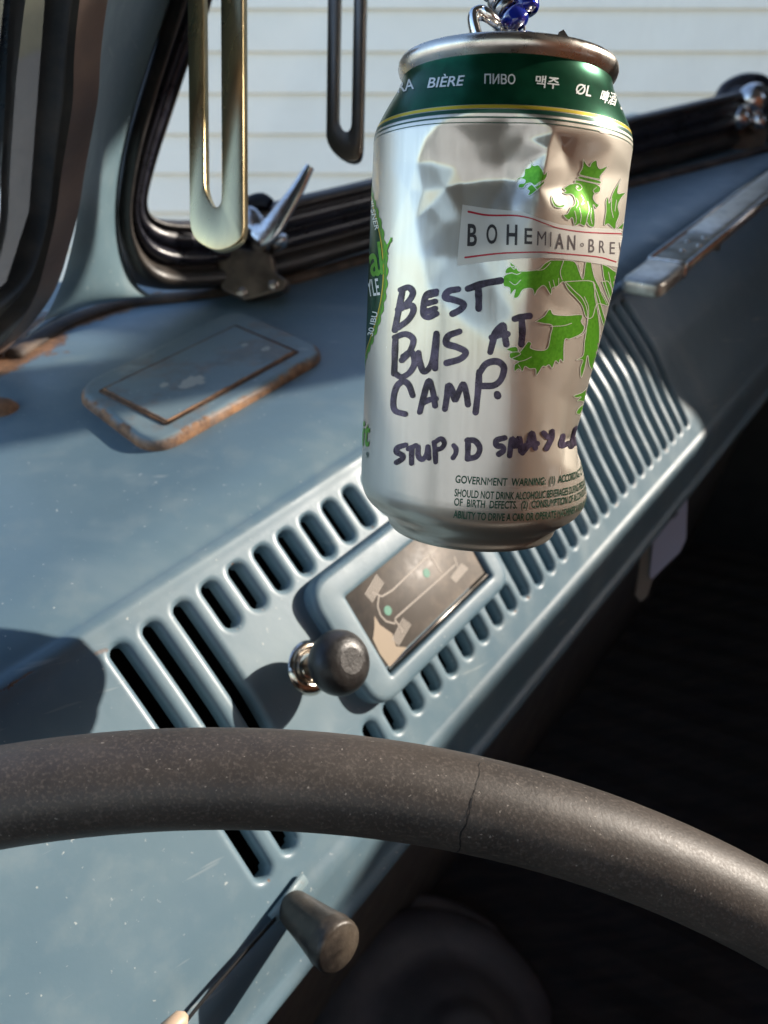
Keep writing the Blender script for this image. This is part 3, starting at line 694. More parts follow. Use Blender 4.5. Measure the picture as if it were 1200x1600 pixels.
# roof, side panels
M['liner'] = mat('cabin_paint', (.20, .20, .19), .6)
def panel(name, o, a, b, th, m): 
    ob = box(name, o, a, b, norm(np.cross(a, b))*th, m); ob['kind'] = 'structure'; return ob
panel('cabin_roof', B(-.55, -2.2, .62), D*1.85, Fb*2.42, .02, M['liner'])
panel('cabin_front_header', B(-.55, .215, .50), D*1.85, Ub*.12, .02, M['liner'])
0 and panel('cabin_left_side', B(-.34, -2.2, FLU), Fb*2.7, Ub*(abs(FLU)-.16), .02, M['liner'])
0 and panel('cabin_rear_left_side', B(-.34, -2.2, -.12), Fb*1.3, Ub*.74, .02, M['liner'])
panel('cabin_rear_wall', B(-.55, -2.2, FLU), D*1.85, Ub*1.42, .02, M['liner'])
# ================================================================== OUTSIDE
M['board'] = mat('siding_paint', (.8, .77, .68), .6); t_ = NT(M['board']); n1 = t_.noise(3, 5, .6); n2 = t_.noise(30, 4, .7, stretch=(.15, 1, 1))
t_.col(t_.mix(t_.ramp(n1, .3, .75), (.84, .81, .70), (.88, .86, .76))); t_.rough(t_.ramp(n2, .3, .8, (.5, .5, .5, 1), (.7, .7, .7, 1)))
sd = thing('house_siding', 'white clapboard house wall seen through the windshield', 'wall', (0, 2.3, 0))
YW = 2.30; z0 = 2.22-.1*20; proto = None
for i in range(25):
    z = z0+.1*i
    if proto is None:
        V = []
        for x in (-6, 6): V += [(x, YW+.030, -.006), (x, YW, -.006), (x, YW-.001, -.004), (x, YW-.001, -.001), (x, YW+.010, .100), (x, YW+.030, .100)]
        F = [(i_, (i_+1) % 6, 6+(i_+1) % 6, 6+i_) for i_ in range(6)]+[(5, 4, 3, 2, 1, 0), (6, 7, 8, 9, 10, 11)]
        me = mesh('board', V, F, M['board'], False); proto = link('board', me, sd); ob = proto
    else:
        ob = proto.copy(); COL.objects.link(ob)
    ob.location = ((i*37 % 11)*.02-.1, 0, z)
M['ground'] = mat('gravel_ground', (.16, .15, .13), .9); t_ = NT(M['ground']); t_.col(t_.mix(t_.noise(40, 6, .8), (.42, .41, .38), (.58, .56, .52)))
struct('ground', mesh('ground', [(-60, -60, 0), (60, -60, 0), (60, 60, 0), (-60, 60, 0)], [(0, 1, 2, 3)], M['ground'], False))
# ================================================================== BEER CAN
cc = CAM+cX*.0285+cU*.0543+cF*.2115
cax = norm(cX*.0462+cU*1.0-cF*.2841)
e0 = CAM-cc; e0 = norm(e0-cax*(e0@cax)); e1 = norm(np.cross(cax, e0))     # e0 towards the lens, e1 to picture right
if e1 @ cX < 0: e1 = -e1
RB = .0331
canprof = np.array([(.0331, .0415), (.0329, .0432), (.03235, .0450), (.0313, .0472), (.0302, .0492), (.0289, .0514), (.0277, .0534), (.02685, .0552), (.0264, .0568), (.0262, .0585)])
lowprof = np.array([(.0331, -.0455), (.03295, -.0480), (.0323, -.0505), (.0308, -.0530), (.0285, -.0550), (.0262, -.0568), (.0250, -.0584), (.0244, -.0600), (.0236, -.0609), (.0226, -.0609), (.0218, -.0600), (.0208, -.0575), (.017, -.0535), (.010, -.0508), (.0, -.0500)])
def cyl(th, z, r): return cc+cax*z+r*(math.cos(th)*e0+math.sin(th)*e1)
def px2cyl(px, py, R=RB):
    """picture point -> (theta, z) on the undented body"""
    d = ray(px, py); o = CAM-cc; dd = d-cax*(d@cax); oo = o-cax*(o@cax)
    a, b, c = dd@dd, 2*dd@oo, oo@oo-R*R; disc = b*b-4*a*c
    t = (-b-math.sqrt(max(disc, 0)))/(2*a); p = o+d*t
    return math.atan2(p@e1, p@e0), p@cax
# dent control points: (px, py, inward mm) on the visible side
DP = [(640, 297, -.25), (650, 255, -.1), (664, 218, -.1), (690, 190, 0), (722, 178, .2), (760, 174, .4), (805, 173, .4), (842, 182, .2),
      (652, 262, .0), (672, 250, 1.3), (690, 225, 1.2), (705, 255, 2.9), (730, 215, 2.4), (745, 250, 4.2), (780, 215, 3.0), (790, 250, 4.8), (822, 215, 1.6), (828, 255, 3.0),
      (660, 298, .4), (690, 292, 2.2), (715, 283, 4.0), (750, 277, 5.2), (790, 276, 5.6), (815, 281, 4.2),
      (668, 320, 1.2), (690, 350, 1.9), (720, 340, 2.9), (760, 330, 3.6), (800, 320, 3.0), (830, 312, .9), (700, 400, 1.2), (740, 390, 2.0), (785, 380, 2.0), (812, 370, 1.0),
      (648, 345, -.1), (658, 400, -.1), (668, 450, 0), (690, 470, .1), (735, 455, 1.1), (775, 445, 1.7), (806, 430, 1.2), (735, 510, .2), (780, 510, .7), (800, 560, .3), (806, 490, .8), (760, 600, 0), (700, 560, 0),
      (866, 206, -.1), (856, 235, .0), (850, 265, .2), (842, 295, .3), (836, 320, .2), (830, 345, .1), (824, 380, .3), (822, 420, .5), (820, 470, .5), (822, 520, .6), (826, 570, .5), (830, 630, .2), (820, 690, 0), (815, 760, 0),
      (885, 230, 1.5), (900, 260, 2.2), (930, 250, 1.5), (885, 290, 2.0), (920, 290, 2.0), (950, 270, .8), (960, 230, .1), (905, 208, .2), (940, 212, 0),
      (860, 325, .1), (890, 330, .5), (930, 335, .6), (960, 340, .2), (860, 370, .1), (900, 380, .5), (945, 385, .4),
      (850, 420, .4), (900, 430, .7), (940, 430, .7), (850, 470, .5), (870, 480, .9), (900, 490, 1.1), (930, 500, 1.5), (860, 510, .5), (845, 540, .6), (880, 550, 1.1), (910, 560, 1.9),
      (850, 600, .7), (880, 620, 1.5), (900, 630, 2.7), (850, 660, .6), (880, 680, 1.7), (898, 690, 3.2), (855, 720, .5), (885, 730, .8), (905, 740, 1.2),
      (860, 770, .3), (890, 775, .2), (905, 795, .2), (850, 810, 0), (600, 250, 0), (600, 400, 0), (600, 560, 0), (620, 700, 0), (700, 700, 0), (760, 740, 0), (640, 600, 0), (610, 790, 0), (720, 800, 0), (780, 660, 0)]
pts = []; vals = []
for (x, y, d) in DP:
    th, z = px2cyl(x, y); pts.append((th*RB*1000, z*1000)); vals.append(d)
def zat(y): return px2cyl(930, y)[1]*1000
# beyond the silhouette: the right flank is pushed in
for (y, dl) in ((195, (0, 0, 0)), (250, (.2, .2, 0)), (300, (0, 0, 0)), (360, (.0, .0, .0)), (410, (.2, .3, .2)), (450, (.7, .8, .5)), (510, (1.8, 2.0, 1.2)), (560, (2.9, 3.1, 1.8)), (600, (3.9, 4.3, 2.6)), (640, (4.8, 5.2, 3)), (685, (6.2, 6.5, 3.6)), (705, (5.8, 6.0, 3.4)), (730, (3.3, 3.5, 2.2)), (760, (1.7, 1.9, 1.2)), (790, (.9, 1.1, .8)), (812, (.6, .8, .5))):
    for th, d in zip((78, 98, 124), dl): pts.append((math.radians(th)*RB*1000, zat(y))); vals.append(d)
for z in (44, 30, 10, -10, -30, -44):
    for th in (-180, -140, -100, -75, 160, 180): pts.append((math.radians(th)*RB*1000, z)); vals.append(0)
for th in range(-180, 181, 12):
    for z in (46, -49, -61):
        v0 = 0 if z > 0 else .6*math.exp(-((th-90)/34.)**2)*(1 if z > -55 else .55)
        pts.append((math.radians(th)*RB*1000, z)); vals.append(v0 if v0 > .15 else 0)
P2 = [Vector(p) for p in pts]
vo_, ed_, fa_, ov_, oe_, of_ = delaunay_2d_cdt(P2, [], [], 0, 1e-4)
vv = np.array([vals[o[0]] if o else 0 for o in ov_]); vp2 = np.array([tuple(v) for v in vo_])
GU, GV = 840, 380; gu = np.linspace(-math.pi*RB*1000, math.pi*RB*1000, GU); gv = np.linspace(-61, 46, GV)
Dm = np.zeros((GU, GV))
for f in fa_:
    a, b, c = vp2[f[0]], vp2[f[1]], vp2[f[2]]; va, vb, vc = vv[f[0]], vv[f[1]], vv[f[2]]
    if va == vb == vc == 0: continue
    i0, i1 = np.searchsorted(gu, [min(a[0], b[0], c[0]), max(a[0], b[0], c[0])]); j0, j1 = np.searchsorted(gv, [min(a[1], b[1], c[1]), max(a[1], b[1], c[1])])
    if i1 <= i0 or j1 <= j0: continue
    X_, Y_ = np.meshgrid(gu[i0:i1], gv[j0:j1], indexing='ij'); det = (b[1]-c[1])*(a[0]-c[0])+(c[0]-b[0])*(a[1]-c[1])
    if abs(det) < 1e-9: continue
    l1 = ((b[1]-c[1])*(X_-c[0])+(c[0]-b[0])*(Y_-c[1]))/det; l2 = ((c[1]-a[1])*(X_-c[0])+(a[0]-c[0])*(Y_-c[1]))/det; l3 = 1-l1-l2
    m_ = (l1 >= -1e-6) & (l2 >= -1e-6) & (l3 >= -1e-6); sub = Dm[i0:i1, j0:j1]; sub[m_] = (l1*va+l2*vb+l3*vc)[m_]
def gauss(A, s, ax):
    r = int(3*s)+1; x = np.arange(-r, r+1); k = np.exp(-x*x/2/s/s); k /= k.sum(); return np.apply_along_axis(lambda v: np.convolve(np.pad(v, r, 'edge'), k, 'valid'), ax, A)
sharp = gauss(gauss(Dm, 1.1, 0), 1.1, 1); soft = gauss(gauss(Dm, 3.2, 0), 3.2, 1)
# creases stay sharp near the pinch on the left and the fold above the lion's paw, elsewhere the sheet flows
U2, V2_ = np.meshgrid(gu, gv, indexing='ij'); wgt = np.zeros_like(Dm)
for (x, y, r) in ((640, 297, 8), (700, 290, 4), (665, 340, 4), (856, 235, 5.5), (846, 280, 5.0), (825, 335, 3.5), (905, 690, 5)):
    th, z = px2cyl(x, y); wgt = np.maximum(wgt, np.exp(-(((U2-th*RB*1000)**2+(V2_-z*1000)**2)/r**2)))
Dm = sharp*wgt+soft*(1-wgt)
Dm *= np.clip((46-V2_)/2.5, 0, 1)
rows = [(r, z, 0) for r, z in catmull(canprof[::-1], 34)][:-1]+[(RB, z, 1) for z in np.linspace(.0415, -.0455, 300)]+[(r, z, 0) for r, z in catmull(lowprof, 60)][1:]
NT_ = 640; ths = np.linspace(-math.pi, math.pi, NT_, endpoint=False)
def dent(th, z):
    x = (th*RB*1000-gu[0])/(gu[1]-gu[0]); y = (z*1000-gv[0])/(gv[1]-gv[0])
    if y < 0 or y > GV-1: return 0
    i = int(min(max(x, 0), GU-2)); j = int(min(max(y, 0), GV-2)); a, b = x-i, y-j
    return ((Dm[i, j]*(1-a)+Dm[i+1, j]*a)*(1-b)+(Dm[i, j+1]*(1-a)+Dm[i+1, j+1]*a)*b)/1000
V = []
for th in ths:
    for (r, z, k_) in rows: V.append(cyl(th, z, r-dent(th, z)*(min(1, r/.022) if z < 0 else 1)))
nr_ = len(rows); F = grid(NT_, nr_, closeu=True)
# which rows belong to the printed neck band
zc_ = np.array([(rows[j][1]+rows[j+1][1])/2 for j in range(nr_-1)])
def mk_alu():
    m = mat('can_aluminium', (.80, .79, .77), .24, 1.0, Anisotropic=.55, Anisotropic_Rotation=0.0); t = NT(m)
    # fine vertical drawing lines: noise stretched along the can's own axis
    rot = Matrix((tuple(e0), tuple(e1), tuple(cax))).to_euler('XYZ')
    n1 = t.noise(900, 3, .7, stretch=(1, 1, .03, rot.x, rot.y, rot.z)); n2 = t.noise(90, 4, .6)
    t.col(t.mix(t.ramp(n1, .3, .75), (.52, .50, .46), (.70, .68, .63)))
    t.rough(t.ramp(t.math('ADD', t.math('MULTIPLY', n1, .5), t.math('MULTIPLY', n2, .5)), .3, .7, (.18,)*3+(1,), (.28,)*3+(1,)))
    t.bump(n1, .10, .0002)
    b2 = t.n.new('ShaderNodeBsdfPrincipled'); b2.inputs['Metallic'].default_value = 1; b2.inputs['Base Color'].default_value = (.68, .64, .56, 1); b2.inputs['Roughness'].default_value = .56
    ms = t.n.new('ShaderNodeMixShader'); ms.inputs[0].default_value = .42; t.l.new(t.b.outputs[0], ms.inputs[1]); t.l.new(b2.outputs[0], ms.inputs[2]); t.l.new(ms.outputs[0], t.n['Material Output'].inputs[0])
    tg = t.n.new('ShaderNodeTangent'); tg.direction_type = 'UV_MAP'; tg.uv_map = 'wrap'; t.l.new(tg.outputs[0], t.b.inputs['Tangent']); return m
M['can'] = mk_alu()
M['green'] = mat('green_print', (.004, .075, .035), .26, .75); tt = NT(M['green']); tt.col(tt.mix(tt.ramp(tt.noise(300, 3, .6), .3, .8), (.003, .062, .028), (.008, .105, .05)))
M['gold'] = mat('yellow_print', (.62, .47, .04), .3, .6)
M['dkgreen'] = mat('dark_green_print', (.006, .06, .035), .35, .4)
can = thing('beer_can', 'dented silver beer can with green lion and BEST BUS AT CAMP written in black marker', 'can', cc-cax*.061)
fz = np.tile(zc_, NT_)
ZB0, ZB1 = .0452, .0578
fm = np.zeros(len(fz), int)
fm[(fz > ZB0) & (fz < ZB1)] = 1
me = mesh('can_body', V, F, mats=[M['can'], M['green']], fmat=fm.tolist())
uv = me.uv_layers.new(name='wrap'); li = np.zeros(len(me.loops), int); me.loops.foreach_get('vertex_index', li)
uvs = np.zeros((len(li), 2), np.float32); rz = np.array([r[1] for r in rows])
iu = li//nr_; uvs[:, 0] = iu/NT_; uvs[:, 1] = rz[li % nr_]*8
fu = uvs[:, 0].reshape(-1, 4); wrap_ = (fu.max(1)-fu.min(1)) > .5; fu[wrap_] = np.where(fu[wrap_] < .5, fu[wrap_]+1, fu[wrap_]); uvs[:, 0] = fu.reshape(-1)
uv.data.foreach_set('uv', uvs.reshape(-1)); 
link('can_body', me, can)
M['rim'] = metalm('can_rim', (.74, .69, .62), (.60, .55, .49), .24, 60, (1, 1, 1))
lathe('lid', [(.0258, .0560), (.0265, .0572), (.0272, .0580), (.0276, .0592), (.0275, .0603), (.0270, .0611), (.0262, .0613), (.0255, .0608), (.0250, .0590), (.0243, .0555), (.0238, .0548), (.0232, .0552), (.0228, .0568), (.0222, .0572), (.010, .0573), (0, .0573)], cc, cax, M['rim'], can, 160)
BV = BVHTree.FromPolygons([tuple(v) for v in V], F)
def rings_at(name, spans, m, h=.00005):
    Vv = []; Ff = []
    zz = np.array([r[1] for r in rows[::-1]]); rr = np.array([r[0] for r in rows[::-1]])
    for (za, zb) in spans:
        base = len(Vv); zs_ = np.linspace(za, zb, 4)
        for th in np.linspace(-math.pi, math.pi, 400, endpoint=False):
            for z in zs_: Vv.append(cyl(th, z, np.interp(z, zz, rr)-dent(th, z)+h))
        Ff += grid(400, 4, closeu=True, off=base)
    return link(name, mesh(name, Vv, Ff, m), can)
rings_at('yellow_line', [(.0446, .0453)], M['gold'])
rings_at('green_pinstripe', [(.0436, .04445)], M['dkgreen']); rings_at('green_pinstripe', [(.04265, .0430)], M['dkgreen']); rings_at('green_pinstripe', [(.0417, .0419)], M['dkgreen'])
# ---------------------------------------------------------------- print and marker laid on the metal
def surf_px(px, py, h):
    """picture point -> point on the real (dented) skin"""
    d = Vector(ray(px, py)).normalized(); hit = BV.ray_cast(Vector(CAM), d)
    if hit[0] is None: return None
    n_ = hit[1] if hit[1].dot(d) < 0 else -hit[1]
    return np.array(hit[0]+n_*h)
def lay(name, verts2, faces, m, h, L=6.0, parent=None, fn=None):
    """flat drawing (picture units) -> finely cut sheet lying on the can"""
    bm = bmesh.new(); vs = [bm.verts.new((float(a), float(b), 0)) for a, b in verts2]
    for f in faces:
        try: bm.faces.new([vs[i] for i in f])
        except ValueError: pass
    bmesh.ops.triangulate(bm, faces=bm.faces)
    for _ in range(9):
        es = [e for e in bm.edges if e.calc_length() > L]
        if not es: break
        bmesh.ops.subdivide_edges(bm, edges=es, cuts=1); bmesh.ops.triangulate(bm, faces=bm.faces)
    bm.verts.ensure_lookup_table(); bad = set(); out = []
    f_ = fn or (lambda x, y: surf_px(x, y, h))
    for v in bm.verts:
        p = f_(v.co.x, v.co.y)
        if p is None: bad.add(v.index); p = np.zeros(3)
        out.append(p)
    bm.verts.index_update()
    Ff = [tuple(v.index for v in f.verts) for f in bm.faces if not any(v.index in bad for v in f.verts)]
    # drop pieces stretched over a fold
    keep = []
    for f in Ff:
        a, b, c = out[f[0]], out[f[1]], out[f[2]]
        if max(np.linalg.norm(a-b), np.linalg.norm(b-c), np.linalg.norm(c-a)) < .006: keep.append(f)
    bm.free(); used = sorted({i for f in keep for i in f}); rm = {u: k for k, u in enumerate(used)}
    me = mesh(name, [out[i] for i in used], [tuple(rm[i] for i in f) for f in keep], m, False)
    return link(name, me, parent if parent is not None else can)
def poly_fill(loops):
    """triangulate closed loops (even-odd)"""
    P = [Vector(p) for l in loops for p in l]; E = []; o = 0
    for l in loops: E += [(o+i, o+(i+1) % len(l)) for i in range(len(l))]; o += len(l)
    v, e, f, *_ = delaunay_2d_cdt(P, E, [], 0 if False else 2, 1e-5)
    def inside(x, y):
        c = 0
        for l in loops:
            for i in range(len(l)):
                (x1, y1), (x2, y2) = l[i-1], l[i]
                if (y1 > y) != (y2 > y) and x < (x2-x1)*(y-y1)/(y2-y1)+x1: c += 1
        return c % 2 == 1
    ff = [q for q in f if inside(sum(v[i].x for i in q)/len(q), sum(v[i].y for i in q)/len(q))]
    return [tuple(a) for a in v], ff
def ribbon2(pts, w):
    """stroke -> quads with round ends; w may be a list"""
    P = catmull(pts, max(8, 6*len(pts))); n = len(P); wd = np.interp(np.linspace(0, 1, n), np.linspace(0, 1, len(w)), w) if hasattr(w, '__len__') else np.full(n, float(w))
    V = []; F = []
    for i in range(n):
        t = P[min(i+1, n-1)]-P[max(i-1, 0)]; t = t/(np.linalg.norm(t)+1e-9); q = np.array([-t[1], t[0]])*wd[i]/2; V += [P[i]-q, P[i], P[i]+q]
    F = [(3*i+j, 3*i+3+j, 3*i+4+j, 3*i+1+j) for i in range(n-1) for j in (0, 1)]
    for i, s in ((0, -1), (n-1, 1)):
        t = P[min(i+1, n-1)]-P[max(i-1, 0)]; a0 = math.atan2(t[1], t[0]); base = len(V)
        for k in range(9):
            a = a0+s*math.pi/2*0+math.pi*(k/8-.5)+(math.pi if s < 0 else 0); V.append(P[i]+wd[i]/2*np.array([math.cos(a), math.sin(a)]))
        V.append(P[i]); F += [(base+9, base+k, base+k+1) for k in range(8)]
    return V, F
def strokes(name, ss_, w, m, h, parent=None, L=6):
    obs = []
    V = []; F = []
    for s in ss_:
        v, f = ribbon2(s, w) if not isinstance(s, tuple) or not isinstance(s[0], list) else ribbon2(*s)
        F += [tuple(i+len(V) for i in q) for q in f]; V += list(v)
    return lay(name, V, F, m, h, L, parent)
bf = None and bpy.data.fonts.get('Bfont') or None
TXT_SC = bpy.data.scenes.new('type_setting'); TXT_CACHE = {}
def text2(s, size=1.0, shear=0.0, sx=1.0, space=1.0, off=0.0):
    """filled lettering as flat vertices and faces (set in a small scene of its own, removed at the end)"""
    key = (s, size, shear, space, off)
    if key not in TXT_CACHE:
        cu = bpy.data.curves.new('lettering', 'FONT'); cu.body = s; cu.size = size; cu.shear = shear; cu.space_character = space; cu.offset = off; cu.fill_mode = 'FRONT'; cu.resolution_u = 4
        ob = bpy.data.objects.new('lettering', cu); TXT_SC.collection.objects.link(ob)
        with bpy.context.temp_override(scene=TXT_SC, view_layer=TXT_SC.view_layers[0]): dg_ = bpy.context.evaluated_depsgraph_get()
        dg_.update(); ev = ob.evaluated_get(dg_); me = ev.to_mesh(); v = np.array([tuple(q.co)[:2] for q in me.vertices]); f = [tuple(p.vertices) for p in me.polygons]; ev.to_mesh_clear()
        TXT_SC.collection.objects.unlink(ob); TXT_CACHE[key] = (v, f)
    v, f = TXT_CACHE[key]; v = v.copy(); v[:, 0] *= sx; return v, f
def textw(s): return text2('|'+s+'|', 1)[0][:, 0].max()-text2('||', 1)[0][:, 0].max()
def text_bold(s, off):
    V = []; F = []; pos = 0; cur = 0
    import re as _re
    for seg in _re.findall(r'M|[^M]+', s):
        if seg.strip():
            v, f = text2(seg, 1, off=0.0 if seg == 'M' else off); v = v.copy(); v[:, 0] += textw(s[:pos]) if pos else 0
            F += [tuple(i+len(V) for i in q) for q in f]; V += [tuple(q) for q in v]
        pos += len(seg)
    return np.array(V), F
def text_px(name, s, x, y, hgt, wid, m, h, ang=0, shear=0, off=0.0, parent=None, L=4):
    """lettering centred at (x, y) in the picture, given cap height and overall width in pixels"""
    v, f = text2(s, 1, shear, off=0.0 if s == 'M' else off); mn, mx_ = v.min(0), v.max(0); v = (v-(mn+mx_)/2)/(mx_-mn)*np.array([wid, hgt]); a = math.radians(ang)
    v = np.c_[x+v[:, 0]*math.cos(a)+v[:, 1]*math.sin(a), y+v[:, 0]*math.sin(a)-v[:, 1]*math.cos(a)]
    return lay(name, v, f, m, h, L, parent)
M['white'] = mat('silver_lettering', (.78, .80, .78), .35, .5)
M['cream'] = mat('cream_label_print', (.56, .55, .51), .42, .35)
M['red'] = mat('red_print', (.38, .01, .03), .4, .3)
M['blacki'] = mat('black_print', (.03, .028, .03), .4, .2)
M['glarei'] = mat('glare_greyed_print', (.10, .085, .09), .4, .3)  # same ink greyed, painting glare into the right-hand letters
M['lime'] = mat('lime_green_print', (.10, .36, .015), .32, .55); tt = NT(M['lime']); tt.col(tt.mix(tt.ramp(tt.noise(1200, 3, .6), .3, .75), (.075, .30, .012), (.14, .44, .03)))
M['outline'] = mat('pale_outline', (.74, .73, .66), .32, .6)
M['marker'] = mat('marker_ink', (.030, .020, .038), .33, .35); tt = NT(M['marker']); tt.col(tt.mix(tt.ramp(tt.noise(170, 6, .75), .38, .68), (.014, .009, .020), (.12, .095, .16))); tt.rough(tt.ramp(tt.noise(260, 5, .7), .3, .7, (.22, .22, .22, 1), (.45, .45, .45, 1)))
# neck words
for (s, x, y, hg, wd, an, sh) in (('BIRRA', 618, 138, 17, 56, -14, .25), ('BIÈRE', 697, 126, 20, 60, -4, .3), ('ПИВО', 781, 124, 16, 48, 1, 0), ('맥주', 855, 129, 19, 37, 6, 0), ('ØL', 912, 141, 17, 25, 12, 0), ('啤酒', 951, 153, 20, 26, 16, 0), ('ÖL', 975, 166, 14, 10, 22, 0)):
    text_px('neck_word', s, x, y, hg, wd, M['white'], .00012, an, sh, off=.012)
# label strip with red rules
top = [(722.5, 320), (762, 326), (817, 331), (845, 342), (875, 351), (920, 356), (987, 358), (1000, 358)]; bot = [(714, 415), (762, 409), (810, 404), (845, 403), (875, 404), (920, 410), (975, 419), (1000, 424)]
V2s = top+bot[::-1]; v_, f_ = poly_fill([V2s]); strip_lbl = lay('label_strip', v_, f_, M['cream'], .00010, 5)
strokes('red_rule', [([(732, 331), (762, 336.5), (805, 337), (830, 341.5), (850, 349), (875, 357), (917, 363), (990, 366)], [3.2, 3, 2.6, 2, 1.6, 1.5, 1.8, 2])], 2, M['red'], .00015, strip_lbl, 5)
strokes('red_rule', [([(727, 402.5), (775, 396.5), (812, 394.5), (850, 394), (875, 396), (930, 401), (955, 407), (985, 418)], [3, 2.6, 2.2, 1.8, 1.8, 1.8, 2, 2])], 2, M['red'], .00015, strip_lbl, 5)
for (s, x, y, hg, wd, w_) in (('B', 738, 367.5, 35, 15, 2), ('O', 768.5, 366, 31, 17, 1.3), ('H', 800, 367, 32, 17, 2), ('E', 825.5, 369, 25, 12, 1.6), ('M', 846, 372.5, 22, 14, .4), ('I', 860, 374, 23, 2, .2), ('A', 874, 377, 24, 13, .4), ('N', 892.5, 379, 23, 12, .5), ('o', 909, 382.5, 6, 5, 0), ('B', 923.5, 384, 21, 9, .4), ('R', 940, 385.5, 19, 9, .2), ('E', 956, 387.5, 19, 8, .1), ('W', 973, 391, 24, 15, .1)):
    text_px('label_letter', s, x, y, hg, wd, M['blacki'] if x < 830 else M['glarei'], .00015, 1.5, 0, off=.004+.010*w_, parent=strip_lbl)
# ---------------------------------------------------------------- lime lion (generic heraldic lion, cut as separate leaves of print)
c5 = lambda P: [(700+x/4, 200+y/4) for x, y in P]
c6 = lambda P: [(700+x/4, 440+y/4) for x, y in P]
lion = [
 c5([(510, 200), (535, 235), (565, 232), (590, 262), (600, 290), (618, 270), (612, 310), (580, 345), (545, 365), (520, 345), (490, 352), (470, 375), (440, 372), (448, 350), (478, 345), (482, 325), (450, 318), (425, 335), (440, 312), (475, 300), (482, 258), (510, 250), (520, 232)]),
 c5([(545, 362), (590, 330), (600, 345), (560, 385), (520, 418), (500, 420), (510, 395), (495, 382), (520, 355)]),
 c5([(845, 195), (868, 232), (885, 240), (895, 218), (925, 202), (932, 235), (950, 255), (995, 240), (950, 300), (945, 320), (830, 295), (822, 280), (838, 250)]),
 c5([(820, 300), (945, 330), (940, 348), (815, 318)]),
 c5([(718, 380), (755, 355), (790, 345), (800, 325), (880, 340), (925, 352), (950, 372), (945, 400), (915, 412), (905, 440), (925, 470), (942, 480), (925, 500), (905, 480), (915, 540), (912, 615), (880, 612), (865, 590), (850, 612), (820, 600), (790, 610), (775, 560), (750, 575), (720, 545), (745, 535), (765, 500), (790, 480), (790, 440), (770, 415), (740, 415), (718, 405), (735, 395)]),
 c5([(650, 420), (665, 465), (690, 485), (720, 480), (728, 490), (700, 500), (665, 490), (645, 450)]),
 c5([(1080, 315), (1062, 370), (1060, 410), (1105, 405), (1075, 445), (1060, 490), (1068, 540), (1050, 590), (1040, 635), (1000, 600), (975, 605), (985, 520), (985, 460), (1000, 430), (1005, 470), (1030, 400)]),
 c5([(1165, 400), (1150, 440), (1148, 500), (1130, 560), (1085, 600), (1060, 635), (1165, 640), (1200, 600), (1200, 420)]),
 # chest, foreleg and paw under the strip
 c5([(640, 825), (600, 850), (560, 885), (450, 895), (430, 875), (395, 865), (365, 880), (360, 910), (400, 905), (350, 925), (348, 985), (385, 1000), (390, 1040), (420, 1010), (410, 1060), (440, 1055), (470, 1010), (525, 1005), (540, 1045), (560, 1010), (600, 985), (640, 1040), (650, 1000), (680, 990), (720, 960), (750, 1010), (830, 1100), (860, 1180), (900, 1180), (930, 1100), (1000, 1110), (980, 1060), (920, 950), (900, 880), (890, 835), (860, 838), (840, 945), (800, 850), (760, 828)]),
 c5([(385, 835), (405, 850), (425, 868), (412, 882), (392, 862)]),
 c5([(960, 850), (1000, 868), (1050, 900), (1090, 880), (1060, 1050), (1040, 1150), (1010, 1060), (975, 950)]),
 # body and long hind leg
 c6([(730, 0), (900, 0), (915, 90), (935, 200), (945, 300), (945, 400), (965, 500), (945, 600), (930, 680), (905, 780), (885, 800), (870, 780), (862, 830), (840, 800), (822, 828), (800, 820), (815, 790), (850, 760), (830, 745), (805, 745), (830, 720), (800, 725), (785, 712), (840, 690), (880, 640), (900, 570), (880, 520), (870, 460), (852, 540), (830, 600), (826, 540), (840, 490), (800, 490), (842, 460), (850, 380), (862, 300), (868, 190), (840, 110), (790, 60)]),
 c6([(905, 0), (940, 100), (975, 220), (1005, 300), (1000, 350), (965, 260), (930, 130)]),
 c6([(960, 0), (1000, 0), (1025, 60), (1040, 130), (1030, 190), (1010, 130), (985, 70)]),
 # curled foreleg in the middle
 c6([(545, 250), (600, 215), (625, 180), (640, 175), (660, 205), (740, 212), (835, 208), (830, 250), (850, 285), (830, 325), (760, 358), (730, 360), (722, 420), (720, 500), (700, 485), (690, 510), (670, 495), (650, 540), (630, 520), (610, 530), (590, 530), (570, 560), (550, 585), (545, 545), (510, 545), (480, 530), (465, 560), (440, 545), (415, 560), (415, 520), (440, 500), (390, 480), (385, 450), (400, 440), (365, 425), (400, 408), (430, 410), (445, 440), (480, 400), (500, 375), (520, 385), (515, 415), (570, 430), (620, 415), (640, 330), (650, 275), (600, 262)]),
]
lion_ob = None
for L_ in lion:
    a = catmull(L_+[L_[0]], 2*len(L_)); loop = [tuple(p) for p in a[:-1]]
    v_, f_ = poly_fill([loop]); lion_ob = lay('lion_print', v_, f_, M['lime'], .00008, 5)
    strokes('lion_outline', [L_+[L_[0]]], 1.15, M['outline'], .00012, lion_ob, 5)
